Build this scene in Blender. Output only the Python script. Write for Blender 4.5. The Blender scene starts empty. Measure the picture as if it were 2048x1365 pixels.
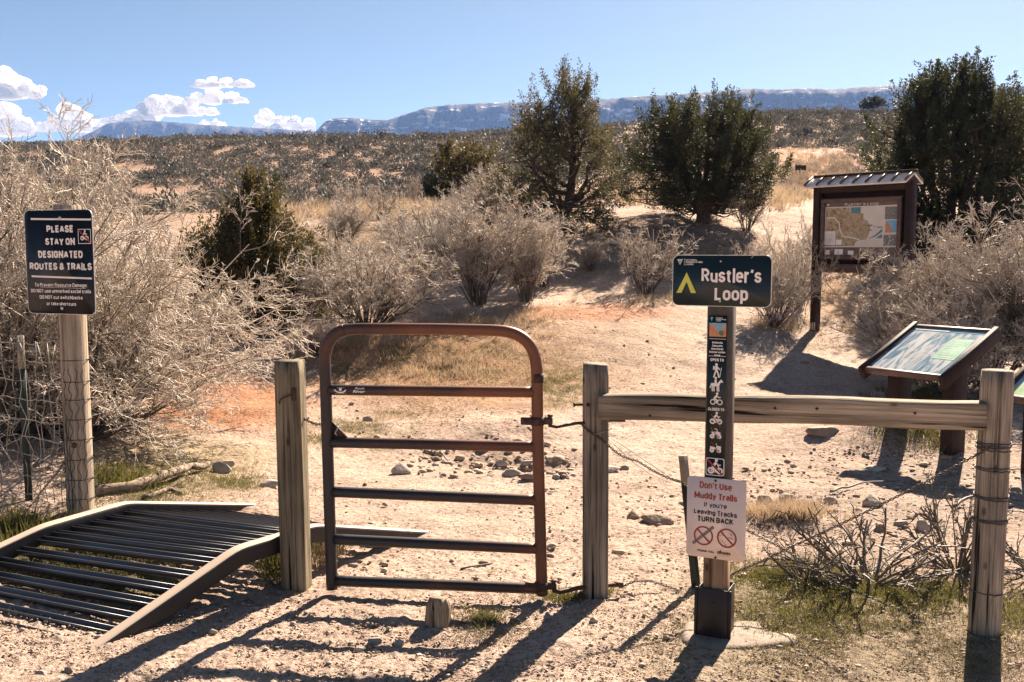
import bpy, math, random
import numpy as np
from mathutils import Matrix, Vector
random.seed(7)
RNG = np.random.default_rng(7)
C = bpy.context.scene.collection
PI = math.pi
R = math.radians

# ------------------------------------------------------------------ camera
F = 1950.0; H = 1.65; PITCH = math.atan(182.5 / F)
cp, sp = math.cos(PITCH), math.sin(PITCH)
cam = bpy.data.cameras.new('camera'); camo = bpy.data.objects.new('camera', cam); C.objects.link(camo)
cam.sensor_width = 36; cam.lens = F / 2048 * 36; cam.clip_end = 40000; cam.clip_start = 0.05
camo.location = (0, 0, H); camo.rotation_euler = (PI / 2 - PITCH, 0, 0)
bpy.context.scene.camera = camo


def proj(P):
    P = np.asarray(P, float) - [0, 0, H]
    d = P[..., 1] * cp - P[..., 2] * sp
    u = P[..., 1] * sp + P[..., 2] * cp
    d = np.where(d > .05, d, .05)
    return 1024 + F * P[..., 0] / d, 682.5 - F * u / d


def at(px, py, Y):
    """world point at depth Y seen at photo pixel"""
    a = (px - 1024) / F; b = (682.5 - py) / F
    t = Y / (cp + b * sp)
    return np.array([a * t, Y, H + (-sp + b * cp) * t])


def onplane(px, py, O, n):
    a = (px - 1024) / F; b = (682.5 - py) / F
    d = np.array([a, cp + b * sp, -sp + b * cp]); c = np.array([0, 0, H])
    t = np.dot(np.asarray(O) - c, n) / np.dot(d, n)
    return c + d * t


# ------------------------------------------------------------------ noise
_perm = RNG.permutation(256); _perm = np.concatenate([_perm, _perm])
_g = RNG.uniform(0, 2 * PI, 256); _gx, _gy = np.cos(_g), np.sin(_g)


def noise(x, y):
    xi = np.floor(x).astype(int); yi = np.floor(y).astype(int)
    xf = x - xi; yf = y - yi; xi &= 255; yi &= 255
    u = xf * xf * xf * (xf * (xf * 6 - 15) + 10); v = yf * yf * yf * (yf * (yf * 6 - 15) + 10)

    def gr(ix, iy, dx, dy):
        h = _perm[_perm[ix & 255] + (iy & 255)]
        return _gx[h] * dx + _gy[h] * dy
    a = gr(xi, yi, xf, yf); b = gr(xi + 1, yi, xf - 1, yf)
    c = gr(xi, yi + 1, xf, yf - 1); d = gr(xi + 1, yi + 1, xf - 1, yf - 1)
    return ((a + (b - a) * u) * (1 - v) + (c + (d - c) * u) * v) * 1.5


def fbm(x, y, o=4, g=.5):
    s = 0; a = 1.
    for i in range(o):
        s = s + a * noise(x * 2 ** i + 17.3 * i, y * 2 ** i - 9.1 * i); a *= g
    return s


def sstep(a, b, x):
    t = np.clip((x - a) / (b - a), 0, 1); return t * t * (3 - 2 * t)


# ------------------------------------------------------------------ terrain height
COLS = np.array([-400, 0, 400, 700, 1000, 1300, 1640, 2048, 2500], float)
ROWS = [
 ('z', 2.0, [.02, 0, 0, 0, 0, 0, 0, 0, 0]),
 ('z', 3.5, [.05, .02, 0, 0, 0, 0, 0, 0, 0]),
 ('z', 5.0, [.16, .10, .03, 0, 0, 0, 0, 0, 0]),
 ('z', 6.5, [.25, .18, .06, 0, 0, 0, 0, .03, .05]),
 ('z', 8.0, [.30, .24, .12, .0, -.03, 0, .03, .06, .1]),
 ('z', 9.5, [.40, .30, .20, .06, .04, .05, .05, .14, .2]),
 ('z', 11., [.50, .40, .28, .16, .22, .22, .07, .22, .3]),
 ('z', 12., [.60, .45, .38, .55, .52, .52, .15, .30, .4]),
 ('z', 14., [.80, .60, .60, .80, .90, .93, .46, .50, .6]),
 ('y', 15.3, [605, 605, 605, 600, 585, 588, 612, 605, 605]),
 ('y', 17., [575, 575, 575, 560, 522, 522, 560, 550, 550]),
 ('y', 18.5, [555, 555, 550, 535, 476, 462, 520, 505, 505]),
 ('y', 20., [535, 535, 530, 510, 455, 407, 476, 485, 485]),
 ('y', 21.5, [515, 515, 510, 484, 446, 398, 450, 475, 475]),
 ('y', 23., [500, 500, 490, 446, 438, 394, 430, 468, 468]),
 ('y', 27., [475, 470, 460, 436, 431, 389, 416, 452, 452]),
 ('y', 32., [452, 450, 440, 427, 420, 384, 408, 440, 440]),
 ('y', 42., [432, 430, 424, 412, 405, 378, 388, 415, 415]),
 ('y', 52., [424, 424, 422, 416, 408, 366, 366, 400, 400]),
 ('y', 64., [418, 418, 416, 412, 404, 346, 343, 378, 378]),
 ('y', 76., [402, 402, 400, 396, 388, 322, 318, 352, 352]),
 ('y', 88., [380, 378, 375, 370, 362, 300, 291, 322, 322]),
 ('y', 102., [352, 348, 345, 340, 332, 278, 262, 292, 292]),
 ('y', 118., [326, 320, 314, 308, 302, 260, 238, 262, 262]),
 ('y', 134., [308, 300, 290, 282, 280, 248, 222, 240, 240]),
 ('y', 150., [300, 293, 281, 274, 271, 252, 226, 240, 240]),
 ('y', 170., [306, 300, 290, 284, 280, 264, 244, 254, 254]),
 ('y', 210., [322, 318, 310, 306, 302, 290, 280, 284, 284]),
 ('y', 300., [350] * 9), ('y', 600., [410] * 9), ('y', 1500., [440] * 9), ('y', 6000., [465] * 9)]
_ry = np.log(np.array([r[1] for r in ROWS]))
_tab = np.zeros((len(ROWS), len(COLS)))
for i, (k, Y, v) in enumerate(ROWS):
    for j, c in enumerate(COLS):
        _tab[i, j] = v[j] if k == 'z' else at(c, v[j], Y)[2]
NR, NC = 500, 120
_LY = np.linspace(_ry[0], _ry[-1], NR); _CX = np.linspace(COLS[0], COLS[-1], NC)
_t1 = np.stack([np.interp(_LY, _ry, _tab[:, j]) for j in range(len(COLS))], 1)
HG = np.stack([np.interp(_CX, COLS, _t1[i]) for i in range(NR)], 0)


def _blur(A, k, ax):
    A = np.moveaxis(A, ax, 0); P = np.pad(A, [(k, k), (0, 0)], mode='edge')
    o = sum(P[i:i + A.shape[0]] for i in range(2 * k + 1)) / (2 * k + 1)
    return np.moveaxis(o, 0, ax)


for _ in range(2):
    HG = _blur(HG, 2, 0); HG = _blur(HG, 6, 1)


def hz0(x, y):
    x = np.asarray(x, float); y = np.asarray(y, float)
    r = np.maximum(y, 2.0)
    u = 1024 + F * x / r
    a = np.clip((np.log(r) - _LY[0]) / (_LY[-1] - _LY[0]) * (NR - 1), 0, NR - 1.001)
    b = np.clip((u - _CX[0]) / (_CX[-1] - _CX[0]) * (NC - 1), 0, NC - 1.001)
    i = a.astype(int); j = b.astype(int); fa = a - i; fb = b - j
    return (HG[i, j] * (1 - fa) + HG[i + 1, j] * fa) * (1 - fb) + (HG[i, j + 1] * (1 - fa) + HG[i + 1, j + 1] * fa) * fb


def hz(x, y):
    x = np.asarray(x, float); y = np.asarray(y, float)
    z = hz0(x, y)
    d = np.hypot(x, y)
    z = z + .022 * fbm(x * .9 + 3, y * .9, 3) * sstep(3, 7, d)
    z = z + .10 * fbm(x * .22 + 11, y * .22, 3) * sstep(10, 22, d)
    z = z + .45 * fbm(x * .035, y * .035 + 5, 3) * sstep(50, 100, d)
    z = z + 12 * fbm(x * .003, y * .003, 3) * sstep(260, 700, d)
    # little eroded ledges
    for (bx, by, rx, ry, hh) in LEDGES:
        z = z + hh * np.exp(-((x - bx) / rx) ** 2 - ((y - by) / ry) ** 2)
    return z


LEDGES = [(1.62, 5.75, .42, .22, .07), (3.05, 8.1, .75, .5, .22), (-.25, 8.7, .8, .35, .13), (.05, 7.6, .7, .28, -.12), (1.1, 9.2, .5, .4, .10), (-1.0, 9.8, .7, .4, .12), (-2.1, 8.9, .6, .4, .10),
          (-1.75, 11.9, 1.1, .35, .12)]


def rayhit(px, py, ymin=2.2, ymax=260, n=420):
    """vectorised pixel -> terrain"""
    px = np.atleast_1d(np.asarray(px, float)); py = np.atleast_1d(np.asarray(py, float))
    a = (px - 1024) / F; b = (682.5 - py) / F
    dy = cp + b * sp; dz = -sp + b * cp
    Y = np.exp(np.linspace(math.log(ymin), math.log(ymax), n))
    out = np.full(len(px), np.nan)
    prev = None
    for Yk in Y:
        t = Yk / dy
        diff = H + dz * t - hz(a * t, np.full_like(t, Yk))
        if prev is not None:
            m = np.isnan(out) & (diff <= 0) & (prev > 0)
            fr = np.where(m, prev / np.maximum(prev - diff, 1e-9), 0)
            out = np.where(m, Yp + (Yk - Yp) * fr, out)
        prev = diff; Yp = Yk
    t = out / dy
    x = a * t
    return np.stack([x, out, hz(np.nan_to_num(x), np.nan_to_num(out))], 1)


def G(px, py):
    p = rayhit([px], [py])[0]
    if np.isnan(p[1]): p = at(px, py, 30.)
    return p


HAZE = 1.05e-4
# ------------------------------------------------------------------ mesh helpers
class MB:
    def __init__(s): s.V = []; s.B = []; s.n = 0

    def add(s, V, Fc, mi=0):
        V = np.asarray(V, float).reshape(-1, 3)
        Fc = np.asarray(Fc, int)
        if Fc.ndim == 1: Fc = Fc[None]
        s.V.append(V); s.B.append((Fc + s.n, mi)); s.n += len(V)
        return s

    def more(s, Fc, mi=0):      # faces on the last added verts
        Fc = np.asarray(Fc, int)
        if Fc.ndim == 1: Fc = Fc[None]
        s.B.append((Fc + s.n - len(s.V[-1]), mi)); return s

    def box(s, c, size, X=(1, 0, 0), Y=(0, 1, 0), Z=(0, 0, 1), bev=0, mi=0):
        c = np.asarray(c, float); X, Y, Z = [np.asarray(q, float) for q in (X, Y, Z)]
        h = np.asarray(size) / 2
        if bev <= 0:
            P = [c + X * h[0] * i + Y * h[1] * j + Z * h[2] * k for i in (-1, 1) for j in (-1, 1) for k in (-1, 1)]
            s.add(P, [[0, 1, 3, 2], [4, 6, 7, 5], [0, 4, 5, 1], [2, 3, 7, 6], [0, 2, 6, 4], [1, 5, 7, 3]], mi)
        else:
            b = min(bev, h.min() * .9)
            P = []
            for i in (-1, 1):
                for j in (-1, 1):
                    for k in (-1, 1):
                        for ax in range(3):
                            q = h - b; q = q.copy(); q[ax] = h[ax]
                            P.append(c + X * q[0] * i + Y * q[1] * j + Z * q[2] * k)
            idx = lambda i, j, k, ax: (((i > 0) * 2 + (j > 0)) * 2 + (k > 0)) * 3 + ax
            s.add(P, [[idx(sx, -1, -1, 0), idx(sx, 1, -1, 0), idx(sx, 1, 1, 0), idx(sx, -1, 1, 0)][::sx] for sx in (-1, 1)], mi)
            s.more([[idx(-1, sy, -1, 1), idx(-1, sy, 1, 1), idx(1, sy, 1, 1), idx(1, sy, -1, 1)][::sy] for sy in (-1, 1)], mi)
            s.more([[idx(-1, -1, sz, 2), idx(1, -1, sz, 2), idx(1, 1, sz, 2), idx(-1, 1, sz, 2)][::sz] for sz in (-1, 1)], mi)
            E = []
            for i in (-1, 1):
                for j in (-1, 1):
                    E.append([idx(i, j, -1, 0), idx(i, j, 1, 0), idx(i, j, 1, 1), idx(i, j, -1, 1)][::-i * j])
                    E.append([idx(i, -1, j, 0), idx(i, 1, j, 0), idx(i, 1, j, 2), idx(i, -1, j, 2)][::i * j])
                    E.append([idx(-1, i, j, 1), idx(1, i, j, 1), idx(1, i, j, 2), idx(-1, i, j, 2)][::-i * j])
            s.more(E, mi)
            s.more([[idx(i, j, k, 0), idx(i, j, k, 1), idx(i, j, k, 2)][::i * j * k] for i in (-1, 1) for j in (-1, 1) for k in (-1, 1)], mi)
        return s

    def sweep(s, path, sec, up=(0, 0, 1), scale=None, cap=True, mi=0):
        """path (n,3); sec (m,2) closed, in (side, up) axes"""
        P = np.asarray(path, float); S = np.asarray(sec, float); n, m = len(P), len(S)
        T = np.gradient(P, axis=0); T /= np.linalg.norm(T, axis=1)[:, None] + 1e-12
        up = np.asarray(up, float); V = []
        prevs = None
        for i in range(n):
            sd = np.cross(T[i], up)
            if np.linalg.norm(sd) < 1e-3: sd = prevs if prevs is not None else np.cross(T[i], (1, 0, .01))
            sd = sd / np.linalg.norm(sd); prevs = sd
            u2 = np.cross(sd, T[i]); k = 1 if scale is None else scale[i]
            V.append(P[i] + k * (S[:, :1] * sd + S[:, 1:] * u2))
        V = np.concatenate(V)
        a = np.arange(m); b = (a + 1) % m
        Fc = np.concatenate([np.stack([i * m + a, i * m + b, (i + 1) * m + b, (i + 1) * m + a], 1) for i in range(n - 1)])
        s.add(V, Fc, mi)
        if cap:
            s.more(np.arange(m)[::-1], mi); s.more(np.arange(m) + (n - 1) * m, mi)
        return s

    def tube(s, path, r, n=10, mi=0, cap=True):
        P = np.asarray(path, float); a = np.linspace(0, 2 * PI, n, endpoint=False)
        rr = np.broadcast_to(np.asarray(r, float), (len(P),))
        T = np.gradient(P, axis=0); T /= np.linalg.norm(T, axis=1)[:, None] + 1e-12
        ref = np.array([0, 0, 1.]) if abs(T[0][2]) < .9 else np.array([0, 1., 0])
        sd = np.cross(T[0], ref); sd /= np.linalg.norm(sd); V = []
        for i in range(len(P)):
            sd = sd - T[i] * np.dot(sd, T[i]); sd /= np.linalg.norm(sd)
            u2 = np.cross(sd, T[i])
            V.append(P[i] + rr[i] * (np.cos(a)[:, None] * sd + np.sin(a)[:, None] * u2))
        V = np.concatenate(V); j = np.arange(n); k = (j + 1) % n
        Fc = np.concatenate([np.stack([i * n + j, i * n + k, (i + 1) * n + k, (i + 1) * n + j], 1) for i in range(len(P) - 1)])
        s.add(V, Fc, mi)
        if cap: s.more(np.arange(n)[::-1], mi); s.more(np.arange(n) + (len(P) - 1) * n, mi)
        return s

    def segs(s, P0, P1, R0, R1, n=3, mi=0):
        P0 = np.asarray(P0); P1 = np.asarray(P1); N = len(P0)
        if N == 0: return s
        T = P1 - P0; T = T / (np.linalg.norm(T, axis=1)[:, None] + 1e-12)
        ref = np.where(np.abs(T[:, 2:]) < .9, [[0, 0, 1.]], [[1., 0, 0]])
        A = np.cross(T, ref); A /= np.linalg.norm(A, axis=1)[:, None]; B = np.cross(T, A)
        an = np.linspace(0, 2 * PI, n, endpoint=False)
        D = np.cos(an)[None, :, None] * A[:, None] + np.sin(an)[None, :, None] * B[:, None]
        V = np.concatenate([P0[:, None] + D * np.asarray(R0).reshape(-1, 1, 1), P1[:, None] + D * np.asarray(R1).reshape(-1, 1, 1)], 1)
        j = np.arange(n); k = (j + 1) % n
        Fc = np.stack([j, k, k + n, j + n], 1)
        Fc = (np.arange(N) * 2 * n)[:, None, None] + Fc[None]
        return s.add(V.reshape(-1, 3), Fc.reshape(-1, 4), mi)

    def leaves(s, Cn, D, L, W, rng, mi=0, fold=.25):
        """diamond leaf quads from Cn along D"""
        N = len(Cn); D = D / (np.linalg.norm(D, axis=1)[:, None] + 1e-9)
        q = rng.normal(size=(N, 3)); S = np.cross(D, q); S /= np.linalg.norm(S, axis=1)[:, None] + 1e-9
        L = np.broadcast_to(np.asarray(L, float), (N,))[:, None]; W = np.broadcast_to(np.asarray(W, float), (N,))[:, None]
        nn = np.cross(D, S)
        V = np.stack([Cn, Cn + D * L * .5 + S * W * .5 + nn * L * fold * .3, Cn + D * L, Cn + D * L * .5 - S * W * .5 + nn * L * fold * .3], 1)
        Fc = (np.arange(N) * 4)[:, None] + np.arange(4)[None]
        return s.add(V.reshape(-1, 3), Fc, mi)

    def blades(s, B, D, L, W, rng, mi=0):
        """grass triangles"""
        N = len(B); a = rng.uniform(0, 2 * PI, N)
        S = np.stack([np.cos(a), np.sin(a), 0 * a], 1)
        L = np.broadcast_to(np.asarray(L, float), (N,))[:, None]; W = np.broadcast_to(np.asarray(W, float), (N,))[:, None]
        V = np.stack([B - S * W / 2, B + S * W / 2, B + D * L], 1)
        return s.add(V.reshape(-1, 3), (np.arange(N) * 3)[:, None] + np.arange(3)[None], mi)

    def poly2(s, pts, fr, off=0., mi=0):
        """flat polygon in a frame (O, X, Z, n): local 2D"""
        O, X, Z, n = fr
        P = [O + X * p[0] + Z * p[1] + n * off for p in pts]
        return s.add(P, np.arange(len(P)), mi)

    def build(s, name, mats, parent=None, smooth=False, loc=None):
        me = bpy.data.meshes.new(name)
        V = np.concatenate(s.V) if s.V else np.zeros((0, 3))
        M = WM.get(parent.name) if parent is not None else None
        if M is not None:
            Mi = np.array(M.inverted()); V = V @ Mi[:3, :3].T + Mi[:3, 3]
        elif loc is not None:
            V = V - np.asarray(loc)
        me.vertices.add(len(V)); me.vertices.foreach_set('co', V.astype(np.float32).ravel())
        nl = sum(b.size for b, _ in s.B); npol = sum(len(b) for b, _ in s.B)
        me.loops.add(nl); me.polygons.add(npol)
        me.loops.foreach_set('vertex_index', np.concatenate([b.ravel() for b, _ in s.B]).astype(np.int32))
        tot = np.concatenate([np.full(len(b), b.shape[1]) for b, _ in s.B]).astype(np.int32)
        me.polygons.foreach_set('loop_start', np.concatenate([[0], np.cumsum(tot)[:-1]]).astype(np.int32))
        me.polygons.foreach_set('material_index', np.concatenate([np.full(len(b), m) for b, m in s.B]).astype(np.int32))
        if smooth: me.polygons.foreach_set('use_smooth', np.ones(npol, bool))
        me.update(calc_edges=True); me.validate()
        for m in (mats if isinstance(mats, (list, tuple)) else [mats]): me.materials.append(m)
        o = bpy.data.objects.new(name, me); C.objects.link(o)
        if parent is not None:
            o.parent = parent; WM[o.name] = WM[parent.name]
        elif loc is not None:
            o.location = loc
        if parent is None: WM[o.name] = Matrix.Translation(loc) if loc is not None else Matrix.Identity(4)
        return o


WM = {}


def tag(o, label=None, cat=None, group=None, kind=None):
    if label: o['label'] = label
    if cat: o['category'] = cat
    if group: o['group'] = group
    if kind: o['kind'] = kind
    return o


def thing(name, label, cat, loc=(0, 0, 0), group=None, rz=0):
    o = bpy.data.objects.new(name, None); C.objects.link(o)
    o.location = [float(v) for v in loc]; o.rotation_euler = (0, 0, rz); o.empty_display_size = .1
    WM[o.name] = Matrix.Translation(Vector([float(v) for v in loc])) @ Matrix.Rotation(rz, 4, 'Z')
    return tag(o, label, cat, group)


def copy_tree(o, parent=None):
    c = o.copy(); C.objects.link(c); c.parent = parent
    WM[c.name] = WM.get(o.name, Matrix.Identity(4))
    for ch in list(o.children): copy_tree(ch, c)
    return c


# ------------------------------------------------------------------ materials
def newmat(name):
    m = bpy.data.materials.new(name); m.use_nodes = True
    nt = m.node_tree; nt.nodes.clear()
    out = nt.nodes.new('ShaderNodeOutputMaterial')
    return m, nt, out


def nd(nt, t, ins=None, **kw):
    n = nt.nodes.new(t)
    for k, v in kw.items(): setattr(n, k, v)
    for k, v in (ins or {}).items():
        if isinstance(v, bpy.types.NodeSocket): nt.links.new(v, n.inputs[k])
        else: n.inputs[k].default_value = v
    return n


def ramp(nt, fac, stops, interp='LINEAR'):
    r = nt.nodes.new('ShaderNodeValToRGB'); r.color_ramp.interpolation = interp
    e = r.color_ramp.elements
    while len(e) < len(stops): e.new(.5)
    for q, (p, c) in zip(e, stops): q.position = p; q.color = (*c, 1) if len(c) == 3 else c
    nt.links.new(fac, r.inputs[0]); return r.outputs[0]


def flat(name, col, rough=.6, metal=0., var=.15, scale=6, spec=.4, bump=0., coat=0.):
    """a plain colour with procedural unevenness"""
    m, nt, out = newmat(name)
    tc = nd(nt, 'ShaderNodeTexCoord')
    no = nd(nt, 'ShaderNodeTexNoise', {'Vector': tc.outputs['Object'], 'Scale': scale, 'Detail': 5.})
    c = ramp(nt, no.outputs[0], [(.3, tuple(v * (1 - var) for v in col)), (.7, tuple(min(1, v * (1 + var)) for v in col))])
    b = nd(nt, 'ShaderNodeBsdfPrincipled', {'Base Color': c, 'Roughness': rough, 'Metallic': metal, 'Specular IOR Level': spec, 'Coat Weight': coat})
    if bump:
        no2 = nd(nt, 'ShaderNodeTexNoise', {'Vector': tc.outputs['Object'], 'Scale': scale * 6, 'Detail': 4.})
        bp = nd(nt, 'ShaderNodeBump', {'Height': no2.outputs[0], 'Strength': bump, 'Distance': .01})
        nt.links.new(bp.outputs[0], b.inputs['Normal'])
    nt.links.new(b.outputs[0], out.inputs[0]); return m


def wood(name, c_dark, c_mid, c_light, axis=2, fine=95., crack=.95):
    m, nt, out = newmat(name)
    tc = nd(nt, 'ShaderNodeTexCoord')
    st = [fine, fine, fine]; st[axis] = fine * .022
    mp = nd(nt, 'ShaderNodeMapping', {'Vector': tc.outputs['Object'], 'Scale': st})
    n1 = nd(nt, 'ShaderNodeTexNoise', {'Vector': mp.outputs[0], 'Scale': 1.0, 'Detail': 6., 'Roughness': .65, 'Distortion': .6})
    st2 = [9., 9., 9.]; st2[axis] = 2.2
    mp2 = nd(nt, 'ShaderNodeMapping', {'Vector': tc.outputs['Object'], 'Scale': st2})
    n2 = nd(nt, 'ShaderNodeTexNoise', {'Vector': mp2.outputs[0], 'Scale': 1.0, 'Detail': 4.})
    c1 = ramp(nt, n1.outputs[0], [(.30, c_dark), (.48, c_mid), (.70, c_light)])
    st3 = [22., 22., 22.]; st3[axis] = .7
    mp3 = nd(nt, 'ShaderNodeMapping', {'Vector': tc.outputs['Object'], 'Scale': st3})
    n3 = nd(nt, 'ShaderNodeTexNoise', {'Vector': mp3.outputs[0], 'Scale': 1.0, 'Detail': 3., 'Roughness': .7})
    cr = ramp(nt, n3.outputs[0], [(.36, (.0, .0, .0)), (.395, (1, 1, 1))])
    # knots
    st4 = [11., 11., 11.]; st4[axis] = 5.
    mp4 = nd(nt, 'ShaderNodeMapping', {'Vector': tc.outputs['Object'], 'Scale': st4})
    vo = nd(nt, 'ShaderNodeTexVoronoi', {'Vector': mp4.outputs[0], 'Scale': 1.0})
    kn = ramp(nt, vo.outputs['Distance'], [(.06, (.25, .2, .16)), (.13, (1, 1, 1))])
    v2 = ramp(nt, n2.outputs[0], [(.35, (.62, .62, .62)), (.65, (1.15, 1.12, 1.05))])
    a = nd(nt, 'ShaderNodeMix', {0: 1.0, 6: c1, 7: v2}, data_type='RGBA', blend_type='MULTIPLY')
    b_ = nd(nt, 'ShaderNodeMix', {0: crack, 6: a.outputs[2], 7: cr}, data_type='RGBA', blend_type='MULTIPLY')
    c_ = nd(nt, 'ShaderNodeMix', {0: .8, 6: b_.outputs[2], 7: kn}, data_type='RGBA', blend_type='MULTIPLY')
    b = nd(nt, 'ShaderNodeBsdfPrincipled', {'Base Color': c_.outputs[2], 'Roughness': .85, 'Specular IOR Level': .2})
    mx = nd(nt, 'ShaderNodeMath', {0: n1.outputs[0], 1: cr}, operation='MULTIPLY')
    bp = nd(nt, 'ShaderNodeBump', {'Height': mx.outputs[0], 'Strength': 1.0, 'Distance': .009})
    nt.links.new(bp.outputs[0], b.inputs['Normal'])
    nt.links.new(b.outputs[0], out.inputs[0]); return m


def leafmat(name, ca, cb, trans=.35, scale=3., tcol=None, rough=.6):
    m, nt, out = newmat(name)
    tc = nd(nt, 'ShaderNodeTexCoord')
    no = nd(nt, 'ShaderNodeTexNoise', {'Vector': tc.outputs['Object'], 'Scale': scale, 'Detail': 3.})
    wn = nd(nt, 'ShaderNodeTexNoise', {'Vector': tc.outputs['Object'], 'Scale': scale * 14, 'Detail': 2.})
    ad = nd(nt, 'ShaderNodeMath', {0: no.outputs[0], 1: wn.outputs[0]}, operation='ADD')
    c = ramp(nt, nd(nt, 'ShaderNodeMath', {0: ad.outputs[0], 1: .5}, operation='MULTIPLY').outputs[0], [(.38, ca), (.62, cb)])
    d = nd(nt, 'ShaderNodeBsdfPrincipled', {'Base Color': c, 'Roughness': rough, 'Specular IOR Level': .25})
    if trans > 0:
        if tcol is None:
            tcl = c
        else:
            tcl = nd(nt, 'ShaderNodeRGB').outputs[0]; tcl.default_value = (*tcol, 1)
        t = nd(nt, 'ShaderNodeBsdfTranslucent', {'Color': tcl})
        mx = nd(nt, 'ShaderNodeMixShader', {0: trans, 1: d.outputs[0], 2: t.outputs[0]})
        nt.links.new(mx.outputs[0], out.inputs[0])
    else:
        nt.links.new(d.outputs[0], out.inputs[0])
    return m


M = {}
M['wood_grey'] = wood('weathered_wood', (.04, .033, .027), (.22, .188, .155), (.40, .35, .295))
M['wood_pale'] = wood('pale_grey_wood', (.05, .04, .03), (.34, .285, .23), (.52, .45, .375))
M['wood_gate'] = wood('greenish_wood', (.03, .025, .018), (.19, .16, .112), (.36, .30, .22))
M['wood_sign'] = wood('pale_wood', (.12, .095, .07), (.40, .325, .25), (.56, .475, .385), fine=40)
M['wood_rail'] = wood('rail_wood', (.05, .038, .028), (.28, .225, .17), (.49, .41, .33), axis=0, fine=50)
M['wood_stump'] = wood('stump_wood', (.07, .055, .045), (.24, .19, .14), (.42, .35, .27), fine=70)
M['wood_bare'] = wood('post_wood', (.14, .085, .05), (.33, .21, .13), (.48, .33, .21), fine=70, crack=.5)
M['wood_log'] = wood('log_wood', (.08, .06, .045), (.26, .20, .15), (.42, .35, .27), axis=0, fine=40)
M['brown_paint'] = flat('dark_brown_paint', (.036, .022, .02), .7, spec=.2, var=.25, scale=9, bump=.15)
M['brown_light'] = flat('worn_brown_paint', (.11, .065, .05), .5, var=.3, scale=12, bump=.2)
M['post_paint'] = flat('grey_brown_stain', (.085, .065, .055), .7, var=.25, scale=20, bump=.3)
M['sleeve'] = flat('brown_steel_sleeve', (.022, .014, .012), .5, var=.3, scale=14, bump=.1)
M['sign_green'] = flat('sign_dark_green', (.008, .020, .024), .38, var=.25, scale=5, spec=.5)
M['sign_strip'] = flat('sticker_dark_green', (.008, .020, .018), .35, var=.2, scale=8)
M['sign_black'] = flat('sign_black', (.007, .009, .014), .38, var=.3, scale=6)
M['white'] = flat('sign_white', (.86, .78, .72), .5, var=.06, scale=10)
M['sign_cream'] = flat('sign_cream_white', (.90, .70, .59), .45, var=.05, scale=6)
M['sign_back'] = flat('sign_aluminium_edge', (.62, .60, .56), .4, metal=.6, var=.1)
M['red'] = flat('sign_red', (.32, .03, .02), .5, var=.12, scale=20)
M['ink'] = flat('sign_black_ink', (.015, .014, .014), .5)
M['yellow'] = flat('sign_yellow_green', (.62, .62, .10), .5, var=.08)
M['teal'] = flat('sign_teal', (.12, .36, .33), .5)
M['skyblue'] = flat('print_blue', (.16, .42, .58), .5)
M['orange'] = flat('print_orange', (.58, .25, .13), .5, var=.2, scale=40)
M['olive'] = flat('print_olive', (.13, .15, .08), .5)
M['grey_print'] = flat('print_grey', (.2, .19, .18), .5, var=.5, scale=60)
M['paper'] = flat('print_paper', (.70, .62, .53), .5, var=.06)
M['map_brown'] = flat('map_margin_brown', (.15, .10, .08), .4, var=.2)
M['map_blue'] = flat('map_water_blue', (.10, .24, .28), .45)
M['screw'] = flat('zinc_screw', (.55, .53, .5), .35, metal=.8)
M['wire'] = flat('galvanised_wire', (.30, .27, .245), .5, metal=.3, var=.3, scale=30)
M['wire_dark'] = flat('rusty_wire', (.09, .075, .065), .6, metal=.4, var=.4, scale=30)
M['iron'] = flat('rusty_iron', (.07, .04, .03), .6, metal=.4, var=.4, scale=25, bump=.2)
M['tpost'] = flat('green_steel_post', (.035, .05, .045), .55, metal=.2, var=.35, scale=18)
M['tpost_tip'] = flat('worn_post_tip', (.30, .26, .21), .6, metal=.2, var=.3, scale=18)
M['deck_steel'] = flat('dark_pipe_steel', (.05, .045, .042), .45, metal=.3, var=.4, scale=14, bump=.1)
M['deck_rail'] = flat('dusty_pipe_rail', (.13, .105, .09), .7, metal=.0, var=.4, scale=10, bump=.15)
M['rock'] = flat('pale_sandstone', (.40, .33, .27), .9, var=.25, scale=9, bump=.6)
M['rock_brown'] = flat('brown_sandstone', (.27, .20, .15), .9, var=.3, scale=9, bump=.6)
M['rock_grey'] = flat('grey_stone', (.30, .265, .23), .9, var=.3, scale=9, bump=.6)
M['concrete'] = flat('dusty_concrete', (.25, .205, .165), .9, var=.15, scale=12, bump=.4)
M['twig'] = leafmat('dry_twigs', (.38, .325, .27), (.66, .57, .48), 0, 4)
M['twig_stem'] = leafmat('dry_stems', (.075, .062, .053), (.17, .14, .118), 0, 6)
M['twig_pale'] = leafmat('pale_twigs', (.38, .32, .265), (.60, .52, .44), 0, 4)
M['brush'] = leafmat('grey_dead_brush', (.08, .066, .056), (.21, .175, .145), 0, 8)
M['bark'] = flat('juniper_bark', (.075, .055, .045), .95, var=.4, scale=12, bump=.8)
M['jun_dark'] = leafmat('juniper_dark', (.015, .026, .021), (.045, .055, .033), .2, 2., tcol=(.10, .10, .035))
M['jun_olive'] = leafmat('juniper_olive', (.022, .030, .018), (.080, .074, .036), .25, 2., tcol=(.17, .13, .045))
M['jun_mid'] = leafmat('juniper_mid', (.034, .044, .032), (.105, .105, .066), .25, 2., tcol=(.17, .14, .06))
M['sage'] = leafmat('sage_leaves', (.034, .042, .040), (.19, .17, .14), .22, 2.5)
M['sage_pale'] = leafmat('rabbitbrush', (.24, .19, .14), (.42, .34, .26), .2, 3.)
M['grass'] = leafmat('green_grass', (.055, .062, .022), (.19, .155, .07), .35, 9., tcol=(.17, .16, .045))
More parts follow.
